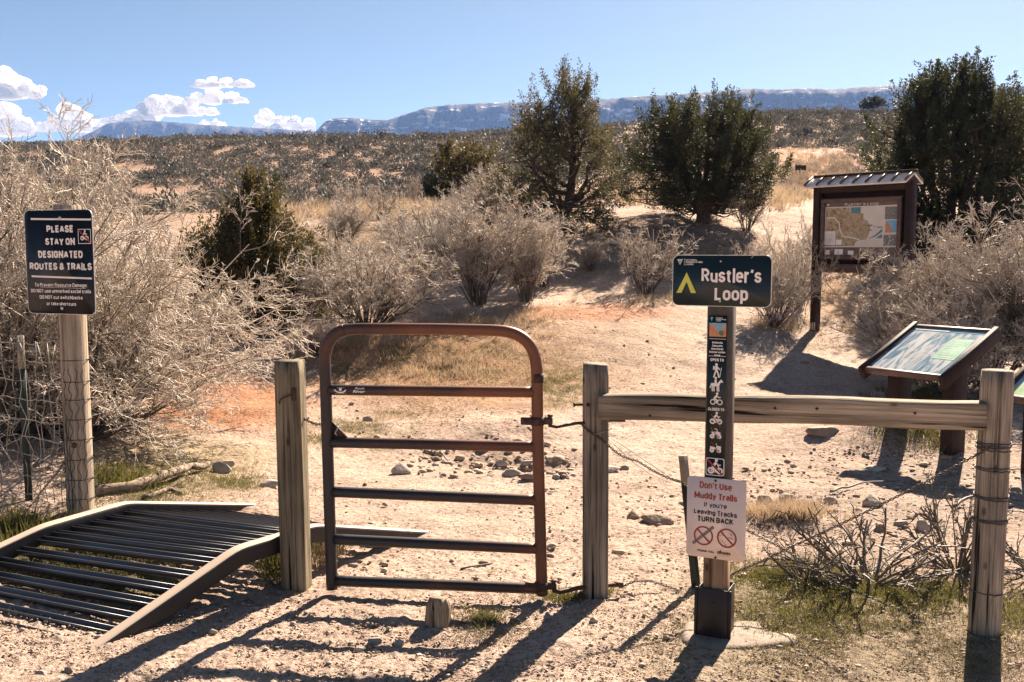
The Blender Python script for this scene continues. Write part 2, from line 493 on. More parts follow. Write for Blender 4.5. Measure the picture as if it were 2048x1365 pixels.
M['grass_dry'] = leafmat('dry_grass', (.34, .25, .16), (.55, .42, .29), .35, 5.)

# rusty gate paint: dark brown to rust along the gate
m, nt, out = newmat('rusty_gate_paint'); M['gate'] = m
tc = nd(nt, 'ShaderNodeTexCoord')
sx = nd(nt, 'ShaderNodeSeparateXYZ', {0: tc.outputs['Object']})
n1 = nd(nt, 'ShaderNodeTexNoise', {'Vector': tc.outputs['Object'], 'Scale': 3., 'Detail': 3., 'Roughness': .5})
n2 = nd(nt, 'ShaderNodeTexNoise', {'Vector': tc.outputs['Object'], 'Scale': 30., 'Detail': 4.})
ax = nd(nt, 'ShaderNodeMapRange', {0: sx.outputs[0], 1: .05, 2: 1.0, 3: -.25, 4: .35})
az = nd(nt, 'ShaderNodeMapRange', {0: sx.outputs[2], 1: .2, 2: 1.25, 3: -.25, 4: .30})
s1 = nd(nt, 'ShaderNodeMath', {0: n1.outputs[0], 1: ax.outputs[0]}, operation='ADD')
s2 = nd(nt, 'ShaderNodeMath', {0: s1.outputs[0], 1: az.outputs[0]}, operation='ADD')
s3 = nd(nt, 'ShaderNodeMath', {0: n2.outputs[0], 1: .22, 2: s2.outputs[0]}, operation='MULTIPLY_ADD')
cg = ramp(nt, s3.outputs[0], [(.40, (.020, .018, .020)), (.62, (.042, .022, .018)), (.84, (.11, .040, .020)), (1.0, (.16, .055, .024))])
bg = nd(nt, 'ShaderNodeBsdfPrincipled', {'Base Color': cg, 'Roughness': .48, 'Specular IOR Level': .45})
bp = nd(nt, 'ShaderNodeBump', {'Height': n2.outputs[0], 'Strength': .15, 'Distance': .004}); nt.links.new(bp.outputs[0], bg.inputs['Normal'])
nt.links.new(bg.outputs[0], out.inputs[0])

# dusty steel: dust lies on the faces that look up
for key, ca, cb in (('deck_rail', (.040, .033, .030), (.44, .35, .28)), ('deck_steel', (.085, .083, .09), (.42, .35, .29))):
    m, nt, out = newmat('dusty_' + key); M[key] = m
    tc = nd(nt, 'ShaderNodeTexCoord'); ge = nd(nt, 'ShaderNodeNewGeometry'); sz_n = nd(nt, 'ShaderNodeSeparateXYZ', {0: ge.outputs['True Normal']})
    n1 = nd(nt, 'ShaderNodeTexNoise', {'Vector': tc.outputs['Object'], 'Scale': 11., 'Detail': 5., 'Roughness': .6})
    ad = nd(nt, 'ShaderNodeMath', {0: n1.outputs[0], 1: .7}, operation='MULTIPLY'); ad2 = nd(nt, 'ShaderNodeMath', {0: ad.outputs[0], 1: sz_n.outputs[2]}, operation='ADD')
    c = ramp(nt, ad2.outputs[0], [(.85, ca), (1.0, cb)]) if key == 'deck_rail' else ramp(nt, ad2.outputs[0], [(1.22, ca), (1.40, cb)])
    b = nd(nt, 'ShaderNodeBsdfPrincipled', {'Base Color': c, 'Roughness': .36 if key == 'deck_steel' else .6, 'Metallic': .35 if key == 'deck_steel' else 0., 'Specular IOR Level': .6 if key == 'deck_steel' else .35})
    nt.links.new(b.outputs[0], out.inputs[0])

# roof metal
M['roof'] = flat('pale_roof_metal', (.80, .74, .68), .45, metal=0., var=.15, scale=8)

# map relief
m, nt, out = newmat('map_relief'); M['relief'] = m
tc = nd(nt, 'ShaderNodeTexCoord')
n1 = nd(nt, 'ShaderNodeTexNoise', {'Vector': tc.outputs['Object'], 'Scale': 16., 'Detail': 7., 'Roughness': .6, 'Distortion': 1.2})
c = ramp(nt, n1.outputs[0], [(.32, (.16, .10, .05)), (.5, (.42, .30, .17)), (.68, (.56, .44, .28))])
b = nd(nt, 'ShaderNodeBsdfPrincipled', {'Base Color': c, 'Roughness': .5}); nt.links.new(b.outputs[0], out.inputs[0])
# interpretive panel print
m, nt, out = newmat('panel_print'); M['panel_print'] = m
tc = nd(nt, 'ShaderNodeTexCoord')
mp = nd(nt, 'ShaderNodeMapping', {'Vector': tc.outputs['Object'], 'Scale': (14., 3., 3.), 'Rotation': (0, 0, .5)})
n1 = nd(nt, 'ShaderNodeTexNoise', {'Vector': mp.outputs[0], 'Scale': 1., 'Detail': 6., 'Roughness': .65, 'Distortion': .8})
c = ramp(nt, n1.outputs[0], [(.34, (.03, .10, .16)), (.45, (.10, .20, .27)), (.52, (.42, .42, .43)), (.7, (.60, .58, .55))])
b = nd(nt, 'ShaderNodeBsdfPrincipled', {'Base Color': c, 'Roughness': .22, 'Coat Weight': .6, 'Coat Roughness': .08}); nt.links.new(b.outputs[0], out.inputs[0])
M['panel_blue'] = flat('panel_print_blue', (.05, .25, .38), .25, var=.3, scale=12, coat=.6)
M['panel_green'] = flat('panel_print_green', (.30, .52, .36), .25, var=.25, scale=12, coat=.6)
m, nt, out = newmat('panel_print_landscape'); M['panel_land'] = m
tc = nd(nt, 'ShaderNodeTexCoord')
mp = nd(nt, 'ShaderNodeMapping', {'Vector': tc.outputs['Object'], 'Scale': (4., 4., 9.)})
n1 = nd(nt, 'ShaderNodeTexNoise', {'Vector': mp.outputs[0], 'Scale': 1., 'Detail': 5., 'Distortion': .5})
c = ramp(nt, n1.outputs[0], [(.36, (.10, .38, .30)), (.47, (.25, .50, .25)), (.54, (.50, .52, .15)), (.62, (.35, .50, .60))])
b = nd(nt, 'ShaderNodeBsdfPrincipled', {'Base Color': c, 'Roughness': .25, 'Coat Weight': .6}); nt.links.new(b.outputs[0], out.inputs[0])

# ground
m, nt, out = newmat('desert_ground'); M['ground'] = m
at_ = nd(nt, 'ShaderNodeAttribute', attribute_name='zone')
tc = nd(nt, 'ShaderNodeTexCoord')
n1 = nd(nt, 'ShaderNodeTexNoise', {'Vector': tc.outputs['Object'], 'Scale': 3.2, 'Detail': 8., 'Roughness': .7})
n2 = nd(nt, 'ShaderNodeTexNoise', {'Vector': tc.outputs['Object'], 'Scale': 34., 'Detail': 6., 'Roughness': .7})
n3 = nd(nt, 'ShaderNodeTexNoise', {'Vector': tc.outputs['Object'], 'Scale': .35, 'Detail': 4.})
v1 = ramp(nt, n1.outputs[0], [(.30, (.70, .68, .66)), (.55, (1., 1., 1.)), (.75, (1.12, 1.1, 1.08))])
v2 = ramp(nt, n2.outputs[0], [(.36, (.42, .37, .33)), (.49, (1., 1., 1.)), (.8, (1.12, 1.1, 1.08))])
v3 = ramp(nt, n3.outputs[0], [(.35, (.86, .82, .80)), (.65, (1.05, 1.05, 1.05))])
a1 = nd(nt, 'ShaderNodeMix', {0: 1., 6: at_.outputs['Color'], 7: v1}, data_type='RGBA', blend_type='MULTIPLY')
a2 = nd(nt, 'ShaderNodeMix', {0: 1., 6: a1.outputs[2], 7: v2}, data_type='RGBA', blend_type='MULTIPLY')
a3 = nd(nt, 'ShaderNodeMix', {0: 1., 6: a2.outputs[2], 7: v3}, data_type='RGBA', blend_type='MULTIPLY')
b = nd(nt, 'ShaderNodeBsdfPrincipled', {'Base Color': a3.outputs[2], 'Roughness': .95, 'Specular IOR Level': .1})
vo = nd(nt, 'ShaderNodeTexVoronoi', {'Vector': tc.outputs['Object'], 'Scale': 26.})
hs = nd(nt, 'ShaderNodeMath', {0: n2.outputs[0], 1: vo.outputs['Distance']}, operation='MULTIPLY_ADD'); hs.inputs[1].default_value = 1.0
nt.links.new(vo.outputs['Distance'], hs.inputs[2])
b1 = nd(nt, 'ShaderNodeBump', {'Height': n2.outputs[0], 'Strength': 1.0, 'Distance': .03})
b2 = nd(nt, 'ShaderNodeBump', {'Height': n1.outputs[0], 'Strength': .75, 'Distance': .10, 'Normal': b1.outputs[0]})
nt.links.new(b2.outputs[0], b.inputs['Normal'])
nt.links.new(b.outputs[0], out.inputs[0])

# mesas
m, nt, out = newmat('mesa_slope'); M['mesa'] = m
tc = nd(nt, 'ShaderNodeTexCoord')
n1 = nd(nt, 'ShaderNodeTexNoise', {'Vector': tc.outputs['Object'], 'Scale': .09, 'Detail': 6., 'Roughness': .75})
mp = nd(nt, 'ShaderNodeMapping', {'Vector': tc.outputs['Object'], 'Scale': (.004, .004, .05)})
n2 = nd(nt, 'ShaderNodeTexNoise', {'Vector': mp.outputs[0], 'Scale': 1., 'Detail': 5.})
c = ramp(nt, n1.outputs[0], [(.44, (.012, .016, .016)), (.50, (.05, .046, .042)), (.60, (.14, .115, .10))])
c2 = ramp(nt, n2.outputs[0], [(.35, (.6, .55, .5)), (.6, (1.1, 1.05, 1.)), (.66, (1.3, 1.2, 1.1))])
mx = nd(nt, 'ShaderNodeMix', {0: 1., 6: c, 7: c2}, data_type='RGBA', blend_type='MULTIPLY')
sn = nd(nt, 'ShaderNodeAttribute', attribute_name='snow')
mp3 = nd(nt, 'ShaderNodeMapping', {'Vector': tc.outputs['Object'], 'Scale': (.012, .012, .05)})
n3 = nd(nt, 'ShaderNodeTexNoise', {'Vector': mp3.outputs[0], 'Scale': 1., 'Detail': 5., 'Roughness': .75})
sm = nd(nt, 'ShaderNodeMath', {0: n3.outputs[0], 1: sn.outputs['Fac']}, operation='ADD')
sr = ramp(nt, sm.outputs[0], [(.69, (0, 0, 0)), (.74, (1, 1, 1))])
mx2 = nd(nt, 'ShaderNodeMix', {0: sr, 6: mx.outputs[2], 7: (.8, .8, .82, 1)}, data_type='RGBA')
b = nd(nt, 'ShaderNodeBsdfPrincipled', {'Base Color': mx2.outputs[2], 'Roughness': .95, 'Specular IOR Level': .1})
nt.links.new(b.outputs[0], out.inputs[0])

# cloud
m, nt, out = newmat('cloud_white'); M['cloud'] = m
d = nd(nt, 'ShaderNodeBsdfDiffuse', {'Color': (.95, .94, .93, 1)}); t = nd(nt, 'ShaderNodeBsdfTranslucent', {'Color': (.97, .95, .93, 1)})
mx = nd(nt, 'ShaderNodeMixShader', {0: .65, 1: d.outputs[0], 2: t.outputs[0]}); nt.links.new(mx.outputs[0], out.inputs[0])

# ------------------------------------------------------------------ world & light
SUN_EL = R(37); SUN_AZ = R(26.6)     # azimuth from +Y towards +X
scn = bpy.context.scene
w = bpy.data.worlds.new('World'); scn.world = w; w.use_nodes = True
nt = w.node_tree; nt.nodes.clear()
sky = nd(nt, 'ShaderNodeTexSky', sky_type='NISHITA'); sky.sun_disc = False
sky.sun_elevation = SUN_EL; sky.sun_rotation = SUN_AZ; sky.altitude = 1400; sky.air_density = .42; sky.dust_density = .75; sky.ozone_density = 1.0
tint = nd(nt, 'ShaderNodeMix', {0: 1., 6: sky.outputs[0], 7: (.93, .90, .70, 1)}, data_type='RGBA', blend_type='MULTIPLY')
bgn = nd(nt, 'ShaderNodeBackground', {'Color': tint.outputs[2], 'Strength': .05})
wo = nd(nt, 'ShaderNodeOutputWorld'); nt.links.new(bgn.outputs[0], wo.inputs[0])
sl = bpy.data.lights.new('sun', 'SUN'); sl.energy = 5.0; sl.angle = R(.5); sl.color = (1, .83, .65)
so = bpy.data.objects.new('sun', sl); C.objects.link(so)
sdir = Vector((math.sin(SUN_AZ) * math.cos(SUN_EL), math.cos(SUN_AZ) * math.cos(SUN_EL), math.sin(SUN_EL)))
so.rotation_euler = sdir.to_track_quat('Z', 'Y').to_euler(); so.location = (20, 40, 60)
vs = scn.view_settings; vs.view_transform = 'Standard'; vs.look = 'None'; vs.exposure = 2.0; vs.gamma = 1
scn.cycles.max_bounces = 6; scn.cycles.diffuse_bounces = 2; scn.cycles.transparent_max_bounces = 8
scn.cycles.use_denoising = True


# ================================================================== SETTING
def nonuni(lo, hi, fine, coarse_to, coarse):
    a = list(np.arange(lo, hi, fine)); st = fine; v = hi
    while v < coarse_to:
        a.append(v); st = min(st * 1.25, coarse); v += st
    a.append(coarse_to)
    b = []; st = fine; v = lo - fine
    while v > -coarse_to:
        b.append(v); st = min(st * 1.25, coarse); v -= st
    b.append(-coarse_to)
    return np.array(b[::-1] + a)


ang = nonuni(-.56, .56, .0017, PI, .12)[:-1]
rr = [.3, .6, 1., 1.4, 1.8, 2.2]
r = 2.6
while r < 4200:
    rr.append(r); r *= 1.0042 if r < 9 else (1.007 if r < 32 else (1.012 if r < 260 else 1.08))
rr = np.array(rr + [4200.])
RR, AA = np.meshgrid(rr, ang, indexing='ij')
GX = RR * np.sin(AA); GY = RR * np.cos(AA)
GZ = hz(GX, GY)
px, py = proj(np.stack([GX, GY, GZ], -1))
front = GY > 1.


def ell(cx, cy, rx, ry, soft=.5):
    d = np.sqrt(((px - cx) / rx) ** 2 + ((py - cy) / ry) ** 2)
    d = d + .25 * fbm(GX * 1.7, GY * 1.7, 3)
    return (1 - sstep(1 - soft, 1 + soft, d)) * front


zone = np.zeros(GX.shape + (3,)); zone[:] = (.57, .45, .378)
dist = np.hypot(GX, GY)


def paint(mask, col):
    zone[:] = zone * (1 - mask[..., None]) + np.array(col) * mask[..., None]


paint(sstep(55, 85, dist), (.36, .25, .19))
paint(sstep(14, 20, dist) * .55 * sstep(-.2, .5, fbm(GX * .3, GY * .3, 3)), (.36, .25, .17))
paint(ell(440, 800, 170, 62) * .9, (.52, .25, .14))
paint(ell(420, 770, 90, 25) * .5, (.55, .20, .11))
paint(ell(900, 735, 270, 85) * .9, (.40, .235, .13))
paint(ell(900, 715, 260, 70) * .7 * sstep(-.05, .35, fbm(GX * 2.2 + 5, GY * 2.2, 3)), (.17, .135, .06))
paint(ell(1150, 700, 200, 80) * .5, (.50, .33, .22))
paint(ell(1020, 700, 120, 50) * .5 * sstep(-.1, .5, fbm(GX * 3, GY * 3, 3)), (.25, .18, .08))
paint(ell(1200, 625, 160, 16) * .8, (.50, .25, .15))
paint(ell(1120, 770, 70, 40) * .8 * sstep(-.25, .3, fbm(GX * 4, GY * 4, 3)), (.17, .16, .06))
paint(ell(980, 905, 150, 40) * .7 * sstep(-.2, .3, fbm(GX * 5, GY * 5, 3)), (.25, .205, .17))
paint(ell(700, 870, 130, 40) * .6 * sstep(-.1, .4, fbm(GX * 3 + 9, GY * 3, 3)), (.27, .22, .11))
paint(ell(1360, 700, 220, 60) * .5, (.50, .42, .35))
paint(ell(760, 480, 360, 42) * .9, (.27, .19, .13))  # brown soil of the eroded bank, its shading painted in as darker colour
paint(ell(150, 425, 330, 26) * .9, (.33, .225, .155))
paint(ell(760, 425, 170, 16) * .9, (.52, .345, .25))
paint(ell(1330, 500, 240, 60) * .5, (.36, .255, .18))
paint(ell(1620, 335, 90, 40) * .9, (.58, .37, .28))
paint(ell(1700, 580, 90, 60) * .6, (.50, .33, .20))
paint(ell(350, 930, 190, 60) * .7, (.34, .28, .16))
paint(ell(1700, 1290, 380, 130) * .75, (.34, .29, .20))
paint(ell(1600, 1180, 250, 60) * .6, (.25, .22, .12))
paint(ell(1850, 1000, 260, 90) * .55, (.36, .305, .26))
paint(ell(60, 1080, 130, 50) * .8, (.19, .17, .09))
paint(ell(250, 1150, 170, 60) * .8, (.22, .19, .10))
paint(ell(900, 1010, 230, 60) * .5, (.54, .45, .38))
# fine clods, smoother on the trodden trail
trail = np.clip(ell(860, 1010, 260, 70) + ell(1380, 720, 200, 60) * .6, 0, 1)
amp = (1 - .7 * trail) * (1 - sstep(14, 26, dist))
cl = fbm(GX * 5.5, GY * 5.5, 4, .6)
GZ2 = GZ + amp * (.007 * cl + .010 * np.maximum(0, fbm(GX * 20 + 4, GY * 20, 2)) - .004)
GZ2 = GZ2 + .012 * fbm(GX * 2.2, GY * 2.2, 2) * (1 - sstep(14, 26, dist))
# cattle guard pit keeps its own lower ground
nr, na = GX.shape
Vg = np.stack([GX, GY, GZ2], -1).reshape(-1, 3)
i = np.arange(nr - 1)[:, None] * na; j = np.arange(na)[None]; j2 = (j + 1) % na
Fg = np.stack([i + j, i + na + j, i + na + j2, i + j2], -1).reshape(-1, 4)[:, ::-1]
mb = MB(); mb.add(np.concatenate([Vg, [[0, 0, float(hz(0., 0.))]]]), Fg)
mb.more(np.stack([np.full(na, nr * na), np.arange(na), (np.arange(na) + 1) % na], 1)[:, ::-1])
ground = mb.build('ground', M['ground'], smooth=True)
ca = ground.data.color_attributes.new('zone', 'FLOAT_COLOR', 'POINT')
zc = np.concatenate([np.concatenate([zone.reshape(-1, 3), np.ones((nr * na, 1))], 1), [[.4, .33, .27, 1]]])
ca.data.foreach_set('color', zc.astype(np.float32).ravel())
tag(ground, kind='structure')


# mesas -------------------------------------------------------------
def mesa(name, Yc, crest, base_py, depth, seed, snow, cliff=.75):
    crest = np.array(crest, float)
    n = 420; pxs = np.linspace(crest[0, 0], crest[-1, 0], n)
    pyc = np.interp(pxs, crest[:, 0], crest[:, 1])
    k = np.ones(5) / 5; pyc = np.convolve(np.pad(pyc, 2, mode='edge'), k, 'valid')
    T = np.concatenate([np.linspace(0, 1, 54), [1.02, 1.2, 1.6]])
    V = np.zeros((len(T), n, 3)); S = np.zeros((len(T), n))
    for a, t in enumerate(T):
        tt = min(t, 1)
        prof = .55 * tt ** 1.3 + .45 * (sstep(.30, .36, tt) * .25 + sstep(.58, .63, tt) * .3 + sstep(.86, .95, tt) * .45)
        Y = Yc - depth * (1 - tt) + depth * .8 * max(0, t - 1)
        for_py = base_py + (pyc - base_py) * prof
        Yv = Y + depth * .16 * fbm(pxs * .02 + seed, np.full(n, tt * 2.0), 4) * (1 - .6 * tt)
        P = np.stack([at(x, y, yy) for x, y, yy in zip(pxs, for_py, Yv)])
        if t > 1: P[:, 2] -= (t - 1) * depth * .12
        P[:, 2] += Yc * .0006 * fbm(pxs * .09 + seed * 3, np.full(n, t * 8.), 3)
        if tt == 1 and t <= 1.02: P[:, 2] += Yc * .0007 * np.abs(noise(pxs * .55 + seed, np.full(n, 3.)))
        V[a] = P; S[a] = snow * sstep(.5, .9, tt) + snow * .45 * sstep(.05, .3, tt) * (1 - sstep(.3, .5, tt))
    ix = np.arange(len(T) - 1)[:, None] * n; jx = np.arange(n - 1)[None]
    Fm = np.stack([ix + jx, ix + jx + 1, ix + n + jx + 1, ix + n + jx], -1).reshape(-1, 4)
    mb = MB(); mb.add(V.reshape(-1, 3), Fm)
    o = mb.build(name, M['mesa'], smooth=False)
    a_ = o.data.attributes.new('snow', 'FLOAT', 'POINT'); a_.data.foreach_set('value', S.astype(np.float32).ravel())
    return tag(o, kind='structure')


mesa('mesa', 3700, [(-700, 300), (-200, 296), (0, 292), (60, 287), (150, 280), (185, 264), (215, 247), (290, 241), (345, 245), (400, 250), (560, 259), (700, 268), (900, 282), (1100, 300)], 420, 900, 1.3, .03)
mesa('mesa', 2700, [(520, 285), (600, 272), (632, 264), (650, 243), (668, 237), (690, 236), (740, 240), (775, 241), (800, 233), (850, 216), (890, 211), (960, 207), (1040, 205), (1150, 200), (1300, 196), (1500, 200), (1700, 215)], 420, 650, 5.7, .13)
mesa('mesa', 2250, [(1080, 260), (1160, 212), (1235, 198), (1260, 194), (1310, 192), (1400, 186), (1500, 178), (1560, 180), (1610, 177), (1660, 180), (1720, 175), (1800, 171), (1900, 178), (2050, 172), (2300, 180), (2700, 190)], 400, 600, 9.1, .12)

# air -----------------------------------------------------------------
m, nt, out = newmat('haze_air')
pv = nd(nt, 'ShaderNodeVolumePrincipled', {'Color': (.26, .46, 1.0, 1), 'Density': HAZE, 'Anisotropy': .2})
nt.links.new(pv.outputs[0], out.inputs['Volume'])
mb = MB(); zlo = float(GZ2.min()) - 1; mb.box((0, 0, (zlo + 560) / 2), (8800, 8800, 560 - zlo))
tag(mb.build('haze', m), kind='stuff')


# clouds --------------------------------------------------------------
def cloud(label, Y, base, blobs, seed, flat_=1.):
    """a heap of puffs over one flat base line (photo row `base`), melted into one surface"""
    rng = np.random.default_rng(seed)
    mb = MB()
    bm = bmesh.new(); bmesh.ops.create_icosphere(bm, subdivisions=3, radius=1); bm.verts.ensure_lookup_table()
    sv = np.array([v.co[:] for v in bm.verts]); sf = np.array([[v.index for v in f.verts] for f in bm.faces]); bm.free()
    s = Y / F; zb = at(1024, base, Y)[2]
    for (bx, top, wd) in blobs:
        hgt = base - top
        for q in range(12):
            f_ = rng.uniform(0, 1); ox = rng.normal(0, wd * .30 * (1.15 - .7 * f_))
            rx = max(hgt * .34, 3.) * rng.uniform(.75, 1.2) * (1 - .35 * f_)
            yy = base - f_ * (hgt - rx * .8)
            mb.add(at(bx + ox, yy, Y + rng.normal(0, wd * s * .3)) + sv * np.array([1.25 + .5 * (1 - flat_), 1.2, .9]) * rx * s, sf)
    o = mb.build('cloud', M['cloud'], smooth=True)
    rm = o.modifiers.new('r', 'REMESH'); rm.mode = 'VOXEL'; rm.voxel_size = 1.1 * s
    sm_ = o.modifiers.new('s', 'SMOOTH'); sm_.iterations = 14; sm_.factor = .6
    dg = bpy.context.evaluated_depsgraph_get(); dg.update()
    me = bpy.data.meshes.new_from_object(o.evaluated_get(dg)); o.modifiers.clear()
    old = o.data; o.data = me; bpy.data.meshes.remove(old); me.name = 'cloud'
    n = len(me.vertices); co = np.zeros(n * 3, np.float32); me.vertices.foreach_get('co', co); co = co.reshape(-1, 3)
    no = np.zeros(n * 3, np.float32); me.vertices.foreach_get('normal', no); no = no.reshape(-1, 3)
    q = co / s
    puff = 2.2 * (1 - 2 * np.abs(noise(q[:, 0] * .10 + seed, q[:, 2] * .10 + q[:, 1] * .05))) + 1.3 * (1 - 2 * np.abs(noise(q[:, 0] * .24, q[:, 2] * .24 + q[:, 1] * .1))) + .7 * fbm(q[:, 0] * .5, q[:, 2] * .5 + q[:, 1] * .2, 2)
    co += no * (puff * flat_ * s)[:, None]
    low = co[:, 2] < zb; co[low, 2] = zb - (zb - co[low, 2]) * .25
    me.vertices.foreach_set('co', co.ravel()); me.update()
    me.polygons.foreach_set('use_smooth', np.ones(len(me.polygons), bool))
    if not me.materials: me.materials.append(M['cloud'])
    return tag(o, label, 'cloud', 'clouds over the mesas')


import bmesh
cloud('large white cumulus cloud cut by the left edge of the sky, the higher one there', 9000, 196, [(-40, 140, 60), (5, 134, 50), (45, 152, 45), (80, 172, 34)], 1)
cloud('white cloud low at the left edge behind the bare twigs', 9600, 268, [(-25, 210, 50), (15, 206, 45), (50, 236, 36)], 2)
cloud('puffy white cloud just left of the flat-topped blue mesa', 10000, 262, [(105, 232, 30), (145, 207, 36), (175, 228, 36), (198, 246, 24)], 3)
cloud('long sloping white cloud bank rising above the flat-topped blue mesa', 9800, 247, [(230, 232, 40), (262, 220, 40), (295, 205, 36)], 4)
cloud('white cloud heap whose flat base slopes past the top of the long cloud bank', 9700, 229, [(310, 192, 36), (345, 187, 38), (380, 196, 40), (412, 212, 36)], 14)
cloud('flat white cloud floating second highest above the long cloud bank', 9300, 206, [(395, 184, 26), (430, 174, 30), (465, 183, 30), (482, 194, 16)], 5, .6)
cloud('thin flat white cloud, the topmost of the small clouds', 9200, 175, [(398, 158, 20), (425, 153, 26), (455, 155, 28), (486, 157, 22)], 6, .45)
cloud('white cloud resting on the skyline left of the middle mesa bluff', 10200, 264, [(532, 220, 26), (560, 232, 34), (590, 233, 34), (620, 238, 30)], 7)
cloud('small white cloud scrap low over the right shoulder of the flat-topped mesa', 10400, 252, [(408, 240, 16), (430, 238, 18), (446, 244, 10)], 8, .5)

# ================================================================== FENCE, GATE, SIGNS
def sqsec(w, d, p=6, n=28):
    a = np.linspace(0, 2 * PI, n, endpoint=False)
    c, s = np.cos(a), np.sin(a)
    return np.stack([np.sign(c) * np.abs(c) ** (2 / p) * w / 2, np.sign(s) * np.abs(s) ** (2 / p) * d / 2], 1)


def post_mesh(mb, base, top, w, d, yaw=0, p=5, seed=0, wob=.02, nseg=26, sink=.25, tilt_top=0.):
    base = np.array(base, float); top = np.array(top, float)
    rng = np.random.default_rng(seed)
    sec = sqsec(w, d, p, 36)
    a0 = np.arctan2(sec[:, 1], sec[:, 0])
    cy, sy = math.cos(-yaw), math.sin(-yaw)
    V = []
    low = base - (top - base) / np.linalg.norm(top - base) * sink
    for i, t in enumerate(np.linspace(0, 1, nseg)):
        c = low + (top - low) * t
        k = 1 + wob * fbm(np.cos(a0) * 1.5 + seed, np.sin(a0) * 1.5 + t * 1.2, 3) + .5 * wob * noise(a0 * 4 + seed, np.full_like(a0, t * 6))
        if i == nseg - 1: k = k * .965
        x = sec[:, 0] * k; y = sec[:, 1] * k
        z = c[2] + (0 if i < nseg - 1 else .006) + (tilt_top * x if i >= nseg - 2 else 0)
        V.append(np.stack([c[0] + x * cy - y * sy, c[1] + x * sy + y * cy, np.broadcast_to(z, x.shape)], 1))
    n = len(sec); V = np.concatenate(V); j = np.arange(n); k = (j + 1) % n
    Fc = np.concatenate([np.stack([i * n + j, i * n + k, (i + 1) * n + k, (i + 1) * n + j], 1) for i in range(nseg - 1)])
    mb.add(V, Fc); mb.more(np.arange(n) + (nseg - 1) * n)
    return mb


def ring_path(c, r, n=26, a0=0, a1=2 * PI, dz=0., wob=.0, seed=0, squash=1.):
    a = np.linspace(a0, a1, n)
    rg = np.random.default_rng(seed)
    zz = dz * np.linspace(-.5, .5, n) + rg.normal(0, wob, n)
    return np.stack([c[0] + r * np.cos(a), c[1] + r * squash * np.sin(a), c[2] + zz], 1)


def gz(x, y): return float(hz(x, y))


# --- gate posts
pl = np.array([-1.058, 4.66]); pr = np.array([.400, 4.56])
PL = thing('gate_post', 'weathered wooden latch post left of the rusty gate with a chain bracket', 'gate post', (*pl, gz(*pl)), 'wooden fence posts')
mb = post_mesh(MB(), (*pl, gz(*pl)), (pl[0] - .012, pl[1], at(585, 724, pl[1])[2]), .128, .128, .06, 7, 1, sink=.3)
mb.build('post', M['wood_gate'], PL)
a = onplane(588, 789, (pl[0], pl[1] - .068, 1), np.array([0, 1., 0]))
mb = MB(); mb.box(a, (.022, .016, .062), bev=.004); mb.box(a + [0, -.012, .008], (.012, .012, .03), bev=.003)
mb.tube([a + [-.008, -.014, .0], a + [-.04, -.018, -.01], a + [-.062, -.012, -.022], a + [-.072, .0, -.04], a + [-.066, .02, -.05]], .004, 6)
mb.build('chain_bracket', M['iron'], PL)

PR = thing('gate_post', 'weathered wooden hinge post right of the gate carrying the rail', 'gate post', (*pr, gz(*pr)), 'wooden fence posts')
ztop = at(1187, 730, pr[1])[2]
mb = post_mesh(MB(), (*pr, gz(*pr)), (pr[0] - .006, pr[1], ztop), .120, .13, .04, 7, 2, sink=.3, tilt_top=-.05)
mb.build('post', M['wood_grey'], PR)
# bolts through the post
mb = MB()
a = onplane(1176, 810, (pr[0], pr[1] - .066, 1), np.array([0, 1., 0])); mb.tube([a + [0, .02, 0], a + [0, -.008, 0]], .009, 8)
mb.build('bolt', M['iron'], PR)
a = onplane(1160, 810, (pr[0], pr[1], 1), np.array([0, 1., 0]))
mb = MB(); mb.tube([a + [.03, 0, 0], a + [-.026, 0, 0]], .0055, 8); mb.tube([a + [-.024, 0, 0], a + [-.032, 0, 0]], .012, 6); mb.build('bolt', M['iron'], PR)

# --- right fence post
pq = np.array([2.05, 4.10])
PQ = thing('fence_post', 'round weathered fence post at the right end of the rail, wrapped with wire', 'fence post', (*pq, gz(*pq)), 'wooden fence posts')
zt = at(1997, 744, pq[1])[2]
tq = np.array([pq[0] + .008, pq[1], zt])
post_mesh(MB(), (*pq, gz(*pq)), tq, .128, .125, .1, 2.4, 3, wob=.025, sink=.3).build('post', M['wood_pale'], PQ)
for (yy, nt_, sd) in ((893, 2, 1), (902, 2, 9), (943, 2, 2), (1001, 3, 3), (1047, 3, 4), (1188, 1, 5)):
    zc = at(1985, yy, pq[1] - .06)[2]
    mb = MB()
    for k in range(nt_):
        mb.tube(ring_path((pq[0] + .004, pq[1], zc + .005 * k), .0685, 30, 0, 2 * PI, .014 * ((k % 2) * 2 - 1), .0015, sd * 10 + k), .0026, 5)
    if sd in (1, 2): mb.tube([(pq[0] + .06, pq[1] - .035, zc), (pq[0] + .085, pq[1] - .05, zc + .008), (pq[0] + .10, pq[1] - .045, zc + .004)], .0026, 5)
    mb.build('wire_wrap', M['wire_dark'], PQ)

